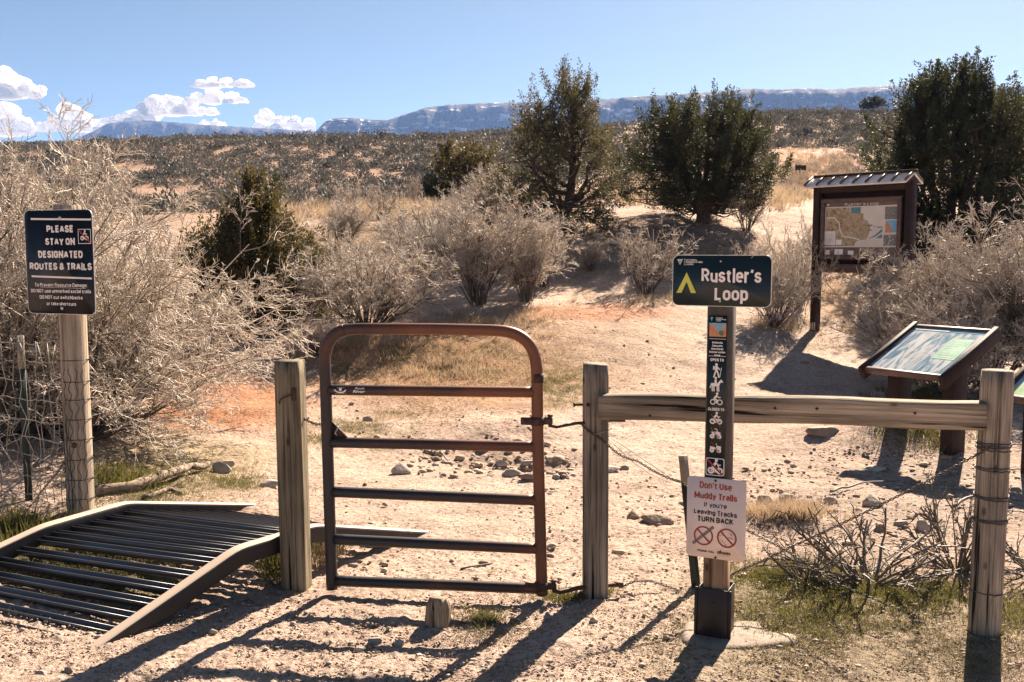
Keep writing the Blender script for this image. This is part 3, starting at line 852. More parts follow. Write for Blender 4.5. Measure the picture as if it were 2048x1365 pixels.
# --- rail
ra = at(1206, 812, pr[1] - .05); rb = at(1975, 829, pq[1] - .02)
ra = np.array([pr[0] + .01, pr[1] - .075, ra[2]]); rb = np.array([pq[0] - .055, pq[1] - .03, rb[2]])
RL = thing('fence_rail', 'long weathered square timber rail between the hinge post and the right post', 'fence rail', (ra + rb) / 2, None, math.atan2(rb[1] - ra[1], rb[0] - ra[0]))
n = 40; P = [ra + (rb - ra) * t + np.array([0, 0, .006 * math.sin(t * 4) + .003 * math.sin(t * 13)]) for t in np.linspace(0, 1, n)]
sec = sqsec(.105, .118, 6.5, 32)
sc = 1 + .02 * fbm(np.linspace(0, 9, n), np.zeros(n), 3)
MB().sweep(P, sec, scale=sc).build('timber', M['wood_rail'], RL)
mb = MB()
for (qx, qy) in ((1352, 812), (1550, 817), (1634, 818), (1830, 827), (1300, 832)):
    t = (qx - 1206) / (1975 - 1206); c = ra + (rb - ra) * t
    q = onplane(qx, qy, c + np.array([0, -.056, 0]), np.array([.28, .96, 0])); mb.tube([q + [0, .01, 0], q + [0, -.003, 0]], .006, 7)
mb.build('nail_head', M['iron'], RL)

# ------------------------------------------------------------------ the gate
GYAW = R(4.7); GO = np.array([-.885, 4.55, 0.]); GW = np.array([math.cos(GYAW), -math.sin(GYAW), 0]); GN = np.array([-math.sin(GYAW), -math.cos(GYAW), 0])


def gp(x, y, off=0.): return onplane(x, y, GO, GN) + GN * off


GT = thing('steel_gate', 'rusty dark red tubular steel walk-through gate with six bars and rounded top', 'gate', GO + np.array([0, 0, gz(GO[0], GO[1])]), None, -GYAW)
RT = .0275; RBAR = .0255
# outer hoop
pts = []
pts.append(gp(664, 1178)); pts.append(gp(651, 760))
pts.append(gp(649, 715)); pts.append(gp(652, 695)); pts.append(gp(660, 679)); pts.append(gp(673, 667)); pts.append(gp(690, 660)); pts.append(gp(712, 658)); pts.append(gp(740, 658))
pts.append(gp(870, 658.5)); pts.append(gp(985, 661)); pts.append(gp(1012, 663)); pts.append(gp(1034, 669)); pts.append(gp(1052, 681)); pts.append(gp(1064, 697)); pts.append(gp(1071, 718)); pts.append(gp(1074, 745))
pts.append(gp(1075, 860)); pts.append(gp(1084, 1190))
pts = np.array(pts)


def dense(P, step=.012):
    P = np.asarray(P); d = np.concatenate([[0], np.cumsum(np.linalg.norm(np.diff(P, axis=0), axis=1))])
    n = max(2, int(d[-1] / step)); t = np.linspace(0, d[-1], n)
    return np.stack([np.interp(t, d, P[:, k]) for k in range(3)], 1)


hp = dense(pts)
for _ in range(3): hp[1:-1] = (hp[:-2] + hp[1:-1] * 2 + hp[2:]) / 4
fr_ = MB().tube(hp, RT, 18)
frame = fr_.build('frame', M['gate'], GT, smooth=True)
# cloth/tape wrap at the upper left bend: ribbed
i0 = int(len(hp) * 0); wr = [p for p in hp if (p[2] > gp(650, 712)[2]) and p[0] < gp(692, 660)[0]]
wr = np.array(wr); kk = np.linspace(0, 60, len(wr))
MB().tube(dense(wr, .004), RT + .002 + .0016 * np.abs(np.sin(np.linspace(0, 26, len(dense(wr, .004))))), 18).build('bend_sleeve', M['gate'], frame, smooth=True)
# a dull band on the hinge stile
MB().tube([gp(1075, 747), gp(1075, 765)], RT + .0012, 18).build('dull_band', M['iron'], frame, smooth=True)
bars = [((655, 780), (1072, 785)), ((660, 885), (1075, 894)), ((664, 984), (1077, 1001)), ((668, 1079), (1080, 1098)), ((670, 1162), (1083, 1178))]
for (p0, p1) in bars:
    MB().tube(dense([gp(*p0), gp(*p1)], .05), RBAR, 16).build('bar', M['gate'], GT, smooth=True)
# hinges
for (hx, hy, low) in ((1075, 842, 0), (1083, 1172, 1)):
    c = gp(hx, hy)
    mb = MB()
    mb.box(c - GW * .040 + GN * .012, (.075, .012, .036), X=GW, Y=GN, bev=.004)
    mb.tube([c - [0, 0, .019], c + [0, 0, .019]], RT + .005, 14)
    mb.box(c + GW * .048, (.045, .020, .034), X=GW, Y=GN, bev=.005)
    hg = mb.build('hinge', M['iron'], GT)
    mb = MB(); mb.tube([c + GW * .058 - [0, 0, .028], c + GW * .058 + [0, 0, .027]], .0085, 8); mb.tube([c + GW * .058 + [0, 0, .02], c + GW * .058 + [0, 0, .03]], .013, 6)
    q = c - GW * .055 + GN * .018; mb.tube([q - GN * .004, q + GN * .004], .009, 8)
    mb.build('bolt', M['iron'], hg)
    s = c + GW * .058 - [0, 0, .022]
    e = np.array([pr[0] + .085, pr[1] - .01, s[2] + (.012 if not low else 0.0)])
    mb = MB()
    mb.tube([s, s + GW * .03 - [0, 0, .006], s + (e - s) * .4, e + GW * .02], .0075 if not low else .011, 8)
    mb.tube([e - GW * .004, e + GW * .05], .010 if not low else .013, 10)
    mb.build('hinge_pin', M['iron'], GT)
# latch plate (gusset) and pin
A, B_, C_ = gp(664, 843), gp(664, 876), gp(696, 876)
mb = MB(); P = [A, B_, C_]; mb.add([p + GN * .004 for p in P] + [p - GN * .004 for p in P], [[0, 1, 2], [5, 4, 3]]); mb.more([[0, 3, 4, 1], [1, 4, 5, 2], [2, 5, 3, 0]])
gu = mb.build('latch_plate', M['iron'], GT)
mb = MB(); mb.tube([gp(677, 850, .008), gp(680, 846, .008), gp(678.5, 843, .008), gp(675, 847, .008), gp(674.5, 851, .008)], .0025, 6)
mb.tube([gp(677, 853, .008), gp(671, 867, .008), gp(675, 870, .008)], .003, 6); mb.build('latch_pin', M['screw'], gu)
# white stickers on the second bar
def text_geo(txt, bold=0., cx=1.0, size=1.0, shear=0.):
    cu = bpy.data.curves.new('t', 'FONT'); cu.body = txt; cu.size = size; cu.offset = bold; cu.shear = shear; cu.resolution_u = 3
    cu.fill_mode = 'FRONT'
    o = bpy.data.objects.new('t', cu); C.objects.link(o)
    dg = bpy.context.evaluated_depsgraph_get(); dg.update()
    me = bpy.data.meshes.new_from_object(o.evaluated_get(dg))
    v = np.zeros(len(me.vertices) * 3, np.float32); me.vertices.foreach_get('co', v); v = v.reshape(-1, 3)[:, :2].astype(float)
    f = [list(p.vertices) for p in me.polygons]
    bpy.data.objects.remove(o); bpy.data.curves.remove(cu); bpy.data.meshes.remove(me)
    v[:, 0] *= cx
    return v, f


# --- a small condensed stroke alphabet (cap height 1)
def _ar(cx, cy, rx, ry, a0, a1, n=9):
    return [(cx + rx * math.cos(R(a)), cy + ry * math.sin(R(a))) for a in np.linspace(a0, a1, n)]


def _font():
    g = {}
    def c(ch, w_, *paths): g[ch] = (w_, [list(p) for p in paths])
    c('A', .54, [(0, 0), (.25, 1)], [(.29, 1), (.54, 0)], [(.09, .30), (.45, .30)])
    c('B', .48, [(0, .53), (.26, .53)] + _ar(.24, .765, .22, .235, -90, 90) + [(0, 1), (0, 0)] + _ar(.25, .265, .23, .265, -90, 90) + [(.2, .53)])
    c('C', .50, _ar(.25, .72, .25, .28, 0, 180) + _ar(.25, .28, .25, .28, 180, 360))
    c('D', .50, [(0, 0), (0, 1)] + _ar(.22, .72, .28, .28, 90, 0) + _ar(.22, .28, .28, .28, 0, -90) + [(0, 0)])
    c('E', .42, [(.42, 1), (0, 1), (0, 0), (.42, 0)], [(0, .52), (.38, .52)])
    c('F', .42, [(.42, 1), (0, 1), (0, 0)], [(0, .50), (.38, .50)])
    c('G', .52, _ar(.26, .72, .26, .28, 5, 180) + _ar(.26, .28, .26, .28, 180, 350) + [(.52, .48), (.28, .48)])
    c('H', .50, [(0, 0), (0, 1)], [(.5, 0), (.5, 1)], [(0, .52), (.5, .52)])
    c('I', .0, [(0, 0), (0, 1)])
    c('K', .52, [(0, 0), (0, 1)], [(.48, 1), (.02, .42)], [(.16, .58), (.52, 0)])
    c('L', .40, [(0, 1), (0, 0), (.40, 0)])
    c('M', .70, [(0, 0), (0, 1)], [(.02, 1), (.34, .12)], [(.68, 1), (.36, .12)], [(.70, 0), (.70, 1)])
    c('N', .54, [(0, 0), (0, 1)], [(.01, 1), (.53, 0)], [(.54, 0), (.54, 1)])
    c('O', .52, _ar(.26, .72, .26, .28, 0, 180) + _ar(.26, .28, .26, .28, 180, 360) + [(.52, .72)])
    c('P', .48, [(0, 0), (0, 1)] + _ar(.22, .73, .26, .27, 90, -90) + [(0, .46)])
    c('R', .50, [(0, 0), (0, 1)] + _ar(.22, .74, .26, .26, 90, -90) + [(0, .48)], [(.24, .48), (.50, 0)])
    c('S', .48, _ar(.24, .76, .23, .24, 10, 225) + _ar(.24, .25, .24, .25, 45, -190))
    c('T', .50, [(0, 1), (.50, 1)], [(.25, 1), (.25, 0)])
    c('U', .50, [(0, 1)] + _ar(.25, .27, .25, .27, 180, 360) + [(.50, 1)])
    c('V', .54, [(0, 1), (.25, 0)], [(.54, 1), (.29, 0)])
    c('Y', .52, [(0, 1), (.26, .42), (.52, 1)], [(.26, .42), (.26, 0)])
    c('&', .58, [(.58, 0), (.12, .72)] + _ar(.26, .80, .16, .19, 200, -20) + [(.06, .38)] + _ar(.24, .22, .23, .22, 150, 300) + [(.56, .45)])
    x = .72
    c('a', .42, _ar(.21, .50, .20, .22, 160, 0) + [(.42, 0)], [(.42, .42), (.22, .42)] + _ar(.21, .21, .21, .21, 90, 300))
    c('b', .42, [(0, 1), (0, 0)], _ar(.21, .50, .21, .22, 180, 0) + _ar(.21, .22, .21, .22, 0, -180))
    c('c', .40, _ar(.20, .50, .20, .22, 15, 180) + _ar(.20, .22, .20, .22, 180, 345))
    c('d', .42, [(.42, 1), (.42, 0)], _ar(.21, .50, .21, .22, 0, 180) + _ar(.21, .22, .21, .22, 180, 360))
    c('e', .42, [(0, .37), (.42, .37)] + _ar(.21, .50, .21, .22, 0, 180) + _ar(.21, .22, .21, .22, 180, 325))
    c('f', .28, _ar(.24, .83, .14, .17, 80, 180) + [(.10, 0)], [(-.04, .70), (.26, .70)])
    c('g', .42, _ar(.21, .50, .21, .22, 0, 180) + _ar(.21, .24, .21, .22, 180, 360), [(.42, .72)] + _ar(.21, -.06, .21, .20, 0, -160))
    c('h', .42, [(0, 0), (0, 1)], _ar(.21, .50, .21, .22, 180, 0) + [(.42, 0)])
    c('i', .0, [(0, 0), (0, x)], [(0, .90), (0, 1.02)])
    c('k', .42, [(0, 0), (0, 1)], [(.38, x), (.02, .32)], [(.14, .44), (.42, 0)])
    c('l', .0, [(0, 0), (0, 1)])
    c('m', .66, [(0, 0), (0, x)], _ar(.165, .52, .165, .20, 180, 0) + [(.33, 0)], _ar(.495, .52, .165, .20, 180, 0) + [(.66, 0)])
    c('n', .42, [(0, 0), (0, x)], _ar(.21, .50, .21, .22, 180, 0) + [(.42, 0)])
    c('o', .43, _ar(.215, .50, .215, .22, 0, 180) + _ar(.215, .22, .215, .22, 180, 360) + [(.43, .5)])
    c('p', .42, [(0, -.27), (0, x)], _ar(.21, .50, .21, .22, 180, 0) + _ar(.21, .22, .21, .22, 0, -180))
    c('r', .26, [(0, 0), (0, x)], _ar(.22, .48, .22, .24, 180, 75))
    c('s', .39, _ar(.195, .535, .185, .185, 10, 225) + _ar(.195, .185, .195, .185, 45, -190))
    c('t', .28, [(.10, .92)] + _ar(.24, .16, .14, .16, 180, 280), [(-.07, .70), (.30, .70)])
    c('u', .42, [(0, x)] + _ar(.21, .22, .21, .22, 180, 360) + [(.42, x)], [(.42, .3), (.42, 0)])
    c('v', .42, [(0, x), (.20, 0)], [(.42, x), (.22, 0)])
    c('w', .62, [(0, x), (.15, 0)], [(.30, x), (.17, 0)], [(.32, x), (.45, 0)], [(.62, x), (.47, 0)])
    c('y', .44, [(0, x), (.22, 0)], [(.44, x), (.18, -.16), (.04, -.25)])
    c("'", .04, [(.04, 1.02), (.0, .76)]); c('\u2019', .04, [(.05, 1.02), (-.02, .76)])
    c(':', .0, [(0, .02), (0, .14)], [(0, .58), (0, .70)])
    return g


FONT = _font()
_tick = [0]


def tick():
    _tick[0] = (_tick[0] + 1) % 40; return _tick[0] * 2.5e-5


def ribbon(mb, P, wd, fr, off, mi=0):
    P = np.array([p for i, p in enumerate(P) if i == 0 or abs(p[0] - P[i - 1][0]) + abs(p[1] - P[i - 1][1]) > 1e-6], float)
    if len(P) < 2: return
    d = np.diff(P, axis=0); d /= np.linalg.norm(d, axis=1)[:, None] + 1e-12
    nn = np.stack([-d[:, 1], d[:, 0]], 1); mt = np.zeros_like(P)
    mt[0] = nn[0]; mt[-1] = nn[-1]
    for i in range(1, len(P) - 1):
        m_ = nn[i - 1] + nn[i]; q = (m_ @ m_) / 2
        mt[i] = m_ / max(q, .55)
    P = P.copy(); P[0] -= d[0] * wd * .0; 
    A = P + mt * wd / 2; B = P - mt * wd / 2; O, X, Z, N = fr; o = off + tick()
    V = [O + X * q[0] + Z * q[1] + N * o for q in np.concatenate([A, B])]
    n = len(P); k = np.arange(n - 1)
    mb.add(V, np.stack([k, k + n, k + n + 1, k + 1], 1), mi)


def fit_text(mb, txt, x0, x1, y0, y1, fr, off=.0012, bold=.0, mi=0, shear=0., bend=None):
    """set text between x0..x1 with baseline y0 and cap height to y1 (frame local)"""
    ch = y1 - y0; wt = min(.25, .13 + bold * 6)
    x = 0.; items = []
    for q in txt:
        if q == ' ': x += .27; continue
        w_, ps = FONT[q]; items.append((x + wt / 2, ps)); x += w_ + wt + .075
    tot = x - .075; sx = (x1 - x0) / tot
    for (xx_, ps) in items:
        for p in ps:
            lo = wt / 2 * ch
            Q = [(x0 + (xx_ + a) * sx + shear * b * ch, y0 + lo + b * (ch - 2 * lo)) for a, b in p]
            if len(p) == 2 and abs(p[0][0] - p[1][0]) < 1e-6:      # plain stems reach the full height
                s = 1 if p[1][1] > p[0][1] else -1
                Q = [(Q[0][0], Q[0][1] - s * lo), (Q[1][0], Q[1][1] + s * lo)]
            ribbon(mb, Q, wt * ch * min(1., max(.7, sx / ch * 1.0)), fr, off, mi)


def shape(mb, pts, fr, off=.0012, mi=0):
    mb.poly2(pts, fr, off, mi)


def disc(mb, x, y, r, fr, off=.0012, mi=0, n=18):
    a = np.linspace(0, 2 * PI, n, endpoint=False); mb.poly2([(x + r * c, y + r * s) for c, s in zip(np.cos(a), np.sin(a))], fr, off, mi)


def ring(mb, x, y, r0, r1, fr, off=.0012, mi=0, n=26, a0=0, a1=2 * PI):
    O, X, Z, N = fr; a = np.linspace(a0, a1, n)
    V = [O + X * (x + rr_ * math.cos(t)) + Z * (y + rr_ * math.sin(t)) + N * off for t in a for rr_ in (r0, r1)]
    k = np.arange(n - 1) * 2
    mb.add(V, np.stack([k, k + 1, k + 3, k + 2], 1), mi)


def line(mb, pts, wd, fr, off=.0012, mi=0):
    for (a, b) in zip(pts[:-1], pts[1:]):
        a = np.array(a, float); b = np.array(b, float); d = b - a; L = np.linalg.norm(d)
        if L < 1e-9: continue
        d /= L; nrm = np.array([-d[1], d[0]]) * wd / 2; e = d * wd * .25
        mb.poly2([a - e - nrm, b + e - nrm, b + e + nrm, a - e + nrm], fr, off + tick(), mi)


bc0, bc1 = gp(*bars[0][0]), gp(*bars[0][1]); bd = (bc1 - bc0) / np.linalg.norm(bc1 - bc0)


def bend(X, Z):
    an = Z / RBAR
    return bc0 + X[:, None] * bd + (RBAR + .0008) * (np.cos(an)[:, None] * GN + np.sin(an)[:, None] * np.cross(GN, bd) * 1.0)


up_ = np.cross(GN, bd)
if up_[2] < 0:
    def bend(X, Z):
        an = Z / RBAR
        return bc0 + X[:, None] * bd + (RBAR + .0008) * (np.cos(an)[:, None] * GN - np.sin(an)[:, None] * up_)
mb = MB(); xx = lambda px_: np.dot(gp(px_, 782) - bc0, bd)
for (tx, x0, x1, z0, z1) in (('Rush', 712, 731, .007, .017), ('River', 708, 733, -.009, .004), ('F', 670, 673, -.004, .006)):
    v, f = text_geo(tx, .02, shear=.25)
    X = xx(x0) + (v[:, 0] - v[:, 0].min()) / np.ptp(v[:, 0]) * (xx(x1) - xx(x0)); Z = z0 + (v[:, 1] - v[:, 1].min()) / np.ptp(v[:, 1]) * (z1 - z0)
    P = bend(X, Z); by = {}
    for q in f: by.setdefault(len(q), []).append(q)
    for i_, (k, q) in enumerate(by.items()):
        (mb.add(P, q) if i_ == 0 else mb.more(q))
mb.build('sticker_lettering', M['white'], GT)
mb = MB()
a = np.linspace(PI * 1.02, PI * 1.98, 20); cx_ = xx(683.5); ru = xx(695) - xx(683.5)
X = np.concatenate([cx_ + ru * np.cos(a), cx_ + ru * .8 * np.cos(a)]); Z = np.concatenate([.006 + .018 * np.sin(a), .006 + .011 * np.sin(a)])
k = np.arange(19); mb.add(bend(X, Z), np.stack([k, k + 1, k + 21, k + 20], 1))
a = np.linspace(0, 2 * PI, 14, endpoint=False); mb.add(bend(cx_ + ru * .28 * np.cos(a), .006 + .007 * np.sin(a)), np.arange(14))
for q in range(5):
    x0 = xx(673 + q * 5); mb.add(bend(np.array([x0, x0 + .006, x0 + .006, x0]), np.array([-.0165, -.0165, -.0145, -.0145])), np.arange(4))
for q in range(4):
    x0 = xx(677 + q * 4); mb.add(bend(np.array([x0, x0 + .004, x0 + .006, x0 + .002]), np.array([.0125, .0125, .016, .016])), np.arange(4))
mb.build('sticker_emblem', M['white'], GT)

# chain from the latch post to the gate
c0 = np.array([pl[0] + .062, pl[1] - .02, at(617, 838, pl[1])[2]]); c1 = gp(655, 846)
P = dense([c0 - [.02, -.02, -.004], c0, c0 + (c1 - c0) * .4 - [0, 0, .014], c0 + (c1 - c0) * .75 - [0, 0, .012], c1], .0125)
mb = MB()
for q in range(len(P) - 1):
    d = P[q + 1] - P[q]; d /= np.linalg.norm(d); s_ = np.cross(d, (0, 0, 1.)); s_ /= np.linalg.norm(s_)
    if q % 2: s_ = np.cross(d, s_)
    a = np.linspace(0, 2 * PI, 11); c = (P[q] + P[q + 1]) / 2
    mb.tube(c + np.cos(a)[:, None] * d * .011 + np.sin(a)[:, None] * s_ * .006, .0022, 5)
tag(mb.build('chain', M['iron'], loc=c0), 'short rusty chain hanging between latch post and gate', 'chain')

# ------------------------------------------------------------------ trail marker post
TY = R(25.6); TW = np.array([math.cos(TY), -math.sin(TY), 0]); TN = np.array([-math.sin(TY), -math.cos(TY), 0]); UP = np.array([0, 0, 1.])
TO = np.array([.672, 4.1, 0.]); TB = -TN


def tl(x, y, off=0.):      # pixel -> (s, z) in the marker's face plane
    q = onplane(x, y, TO + TN * off, TN) - TO
    return np.dot(q, TW), q[2]


tb = TO + TW * .2 + TB * .06; tbz = gz(tb[0], tb[1])
TM = thing('trail_marker', 'square brown trail marker post with a green name sign, symbol strip and pinkish mud sign', 'trail marker', (tb[0], tb[1], tbz), None, -TY)
ptz = 1.60
mb = MB(); mb.box(TO + TW * .2 + TB * .055 + UP * (.42 + ptz) / 2, (.102, .102, ptz - .42), X=TW, Y=TB, bev=.012)
mb.build('post', M['post_paint'], TM)
mb = MB(); mb.box(TO + TW * .2 + TB * .056 + UP * (.21 + tbz), (.097, .097, .46), X=TW, Y=TB, bev=.010); mb.build('post', M['wood_bare'], TM)['label'] = 'bare brown wood foot of the post'
# steel sleeve
zs0 = tbz - .06; zs1 = tl(1440, 1183, .02)[1]
mb = MB(); cc = TO + TW * .2 + TB * .056
hs_ = .062
for (dx, dy, sx_, sy_) in ((0, -1, .128, .006), (0, 1, .128, .006), (-1, 0, .006, .116), (1, 0, .006, .116)):
    mb.box(cc + TW * dx * hs_ + TB * dy * hs_ + UP * (zs0 + zs1) / 2, (sx_, sy_, zs1 - zs0), X=TW, Y=TB, bev=.002)
for dx in (-1, 1): mb.box(cc + TW * dx * .072 - TB * .060 + UP * (zs0 + zs1) / 2, (.014, .008, zs1 - zs0), X=TW, Y=TB, bev=.002)
mb.build('base_sleeve', M['sleeve'], TM)
q = TO + TW * .2 + TN * .012 + UP * tl(1432, 1206)[1]
mb = MB(); mb.tube([q, q + TN * .006], .006, 8); mb.build('bolt', M['iron'], TM)


def sign_panel(name, fr, w, h, rad, mats, parent, th=.004, rim=0.):
    """rounded plate: face mat 0, edge mat 1; frame origin at lower left; face at off 0"""
    O, X, Z, N = fr; P = []
    for (cx, cy, a0) in ((w - rad, h - rad, 0), (rad, h - rad, PI / 2), (rad, rad, PI), (w - rad, rad, 1.5 * PI)):
        for t in np.linspace(0, PI / 2, 7): P.append((cx + rad * math.cos(a0 + t), cy + rad * math.sin(a0 + t)))
    n = len(P); mb = MB()
    f = [O + X * p[0] + Z * p[1] for p in P]; b = [q - N * th for q in f]
    mb.add(f + b, np.arange(n), 0); mb.more(np.arange(n)[::-1] + n, 1)
    j = np.arange(n); k = (j + 1) % n; mb.more(np.stack([j, j + n, k + n, k], 1), 1)
    if rim:
        ctr = np.array([w / 2, h / 2]); V = []
        for p in P:
            p = np.array(p); V.append(p)
        inn = [((p[0] - w / 2) * (w - 2 * rim) / w + w / 2, (p[1] - h / 2) * (h - 2 * rim) / h + h / 2) for p in P]
        VV = [O + X * p[0] + Z * p[1] + N * .0006 for p in P] + [O + X * p[0] + Z * p[1] + N * .0006 for p in inn]
        mb.add(VV, np.stack([j, k, k + n, j + n], 1), 1)
    return mb.build(name, mats, parent)


def screws(fr, pts, parent, r=.006):
    O, X, Z, N = fr
    for (x, y) in pts:
        mb = MB(); c = O + X * x + Z * y
        mb.tube([c, c + N * .002, c + N * .0045], [r, r, r * .55], 10); mb.build('screw', M['screw'], parent)


# name sign
so_ = tl(1344.5, 611, .006); FR = (TO + TN * .008 + TW * so_[0] + UP * so_[1], TW, UP, TN); SW, SH = .409, .211
NS = sign_panel('name_sign', FR, SW, SH, .026, [M['sign_green'], M['sign_back']], TM, rim=.0022)


def loc(x, y, o=so_):
    q = tl(x, y, .008); return q[0] - o[0], q[1] - o[1]


def z_(x, y, o=so_): return loc(x, y, o)[1]
def x_(x, y, o=so_): return loc(x, y, o)[0]


mb = MB()
fit_text(mb, "Rustler\u2019s", x_(1403, 565), x_(1523, 565), z_(1430, 565.5), z_(1430, 537), FR, bold=.012)
fit_text(mb, "Loop", x_(1429, 600), x_(1496, 600), z_(1450, 601.5), z_(1450, 574), FR, bold=.012)
mb.build('lettering', M['white'], NS); mb = MB()
fit_text(mb, "NATIONAL", x_(1371.5, 520), x_(1395, 520), z_(1380, 522), z_(1380, 518.8), FR, bold=.012)
fit_text(mb, "CONSERVATION", x_(1371.5, 524), x_(1405, 524), z_(1380, 526.3), z_(1380, 523), FR, bold=.012)
fit_text(mb, "LANDS", x_(1371.5, 528), x_(1387, 528), z_(1380, 530.6), z_(1380, 527.4), FR, bold=.012)
mb.build('lettering', M['white'], NS); mb = MB()
line(mb, [loc(1369, 517.5), loc(1369, 531)], .0012, FR)
mb.build('divider_line', M['white'], NS)
mb = MB(); shape(mb, [loc(1354.8, 519), loc(1360, 530.5), loc(1366, 519)], FR); mb.build('triangle_emblem', M['paper'], NS)
mb = MB(); shape(mb, [loc(1357, 521), loc(1360, 528), loc(1363.5, 521)], FR, off=.002); mb.build('triangle_emblem', M['teal'], NS)
mb = MB(); shape(mb, [loc(1353, 586), loc(1373.5, 545), loc(1373.5, 564), loc(1363, 586)], FR); shape(mb, [loc(1373.5, 545), loc(1392.5, 586.5), loc(1382, 586.5), loc(1373.5, 564)], FR)
mb.build('arrow_emblem', M['yellow'], NS)
screws(FR, [loc(1441.5, 523), loc(1440, 603)], NS, .005)
mb = MB(); line(mb, [loc(1502, 517), loc(1507, 513)], .001, FR); mb.build('scratch', M['white'], NS)

# symbol strip
o2 = tl(1416, 953, .0); FS = (TO + TN * .0 + TN * .006 + TW * .16 + UP * o2[1], TW, UP, TN)
zt_ = tl(1440, 632, .006)[1]
mb = MB(); wS = .078; hS = zt_ - o2[1]
mb.box(FS[0] + TW * wS / 2 + UP * hS / 2 - TN * .002, (wS, .004, hS), X=TW, Y=TN); ST = mb.build('symbol_strip', M['sign_strip'], TM)
HS = lambda py_: tl(1440, py_, .006)[1] - o2[1]
cS = wS / 2
mbw = MB()
fit_text(mbw, "NATIONAL", .031, .060, HS(637.5), HS(635.3), FS, bold=.012); fit_text(mbw, "CONSERVATION", .031, .073, HS(640.5), HS(638.3), FS, bold=.012); fit_text(mbw, "LANDS", .031, .052, HS(643.3), HS(641.2), FS, bold=.012)
for k, tx in enumerate(("McInnis", "Canyons", "National", "Conservation", "Area")):
    wd = min(.066, .0062 * len(tx)); y = 687 + k * 6.3
    fit_text(mbw, tx, cS - wd / 2, cS + wd / 2, HS(y + 1), HS(y - 3.2), FS, bold=.02)
fit_text(mbw, "OPEN TO", cS - .028, cS + .028, HS(723.5), HS(717.5), FS, bold=.025)
fit_text(mbw, "CLOSED TO", cS - .034, cS + .034, HS(822.5), HS(816.5), FS, bold=.025)
for yy in (678.5, 713): line(mbw, [(.004, HS(yy)), (wS - .004, HS(yy))], .0016, FS)
u = .0021


def hiker(mb, cx, cy, s):
    disc(mb, cx - 1 * s, cy + 12 * s, 2.7 * s, FS)
    line(mb, [(cx - 1 * s, cy + 8 * s), (cx - 1 * s, cy - 1 * s)], 5 * s, FS, .0013)
    line(mb, [(cx - 6 * s, cy + 8 * s), (cx - 6 * s, cy + 2 * s)], 3.4 * s, FS, .0014)
    line(mb, [(cx - 2 * s, cy), (cx - 6 * s, cy - 13 * s)], 3 * s, FS, .0015); line(mb, [(cx, cy), (cx + 3 * s, cy - 7 * s), (cx + 4 * s, cy - 13 * s)], 3 * s, FS, .0016)
    line(mb, [(cx + 1 * s, cy + 7 * s), (cx + 6 * s, cy + 2 * s)], 2 * s, FS, .0017); line(mb, [(cx + 9 * s, cy + 6 * s), (cx + 6 * s, cy - 13 * s)], 1.1 * s, FS, .0018)


def rider(mb, cx, cy, s):
    shape(mb, [(cx - 9 * s, cy + 4 * s), (cx + 5 * s, cy + 3 * s), (cx + 6 * s, cy - 3 * s), (cx - 9 * s, cy - 2 * s)], FS, .0013)
    shape(mb, [(cx + 2 * s, cy + 3 * s), (cx + 8 * s, cy + 10 * s), (cx + 10 * s, cy + 12 * s), (cx + 14 * s, cy + 6 * s), (cx + 12 * s, cy + 5 * s), (cx + 9 * s, cy + 6 * s), (cx + 6 * s, cy - 1 * s)], FS, .0014)
    for lx in (-8, -4.5, 2, 5): line(mb, [(cx + lx * s, cy), (cx + (lx + .6) * s, cy - 12 * s)], 2.2 * s, FS, .0015)
    line(mb, [(cx - 9 * s, cy + 3 * s), (cx - 12 * s, cy - 6 * s)], 2 * s, FS, .0016)
    disc(mb, cx - 1 * s, cy + 14 * s, 2.6 * s, FS); line(mb, [(cx - 1 * s, cy + 10 * s), (cx - 1 * s, cy + 4 * s)], 4.4 * s, FS, .0017)


def cyclist(mb, cx, cy, s, fat=0, fr=None):
    fr = fr or FS
    for wx in (-7, 7): ring(mb, cx + wx * s, cy - 5 * s, (5.2 - 1.5 - fat) * s, 5.5 * s, fr, .0013)
    disc(mb, cx + 1.5 * s, cy + 12 * s, 2.5 * s, fr)
    line(mb, [(cx + 1 * s, cy + 8 * s), (cx - 4 * s, cy + 2 * s)], 4 * s, fr, .0014); line(mb, [(cx + 1 * s, cy + 8 * s), (cx + 5 * s, cy + 4 * s), (cx + 8 * s, cy + 5 * s)], 1.8 * s, fr, .0015)
    line(mb, [(cx - 4 * s, cy + 1 * s), (cx + 1.5 * s, cy - 1 * s), (cx, cy - 7 * s)], 2.6 * s, fr, .0016)
    if fat: line(mb, [(cx - 6 * s, cy - 3 * s), (cx, cy - 2 * s), (cx + 6 * s, cy - 3 * s)], 3 * s, fr, .0017); line(mb, [(cx + 7 * s, cy - 5 * s), (cx + 4 * s, cy + 4 * s)], 1.4 * s, fr, .0018)


def quad(mb, cx, cy, s, jeep=0):
    if jeep:
        shape(mb, [(cx - 11 * s, cy + 2 * s), (cx - 10 * s, cy - 4 * s), (cx + 11 * s, cy - 4 * s), (cx + 11 * s, cy + 3 * s), (cx + 3 * s, cy + 3.4 * s), (cx + 1 * s, cy)], FS, .0013)
        line(mb, [(cx + 3 * s, cy + 3 * s), (cx + 1.5 * s, cy + 8 * s)], 1.2 * s, FS, .0015)
    else:
        shape(mb, [(cx - 9 * s, cy + 3 * s), (cx - 6 * s, cy - 3 * s), (cx + 9 * s, cy - 3 * s), (cx + 10 * s, cy + 2 * s), (cx + 4 * s, cy + 4 * s)], FS, .0013)
        line(mb, [(cx + 4 * s, cy + 3 * s), (cx + 2 * s, cy + 9 * s), (cx - 2 * s, cy + 9 * s)], 1.5 * s, FS, .0015)
    for wx in (-7, 7): ring(mb, cx + wx * s, cy - 6 * s, 1.2 * s, 4.6 * s, FS, .0016)


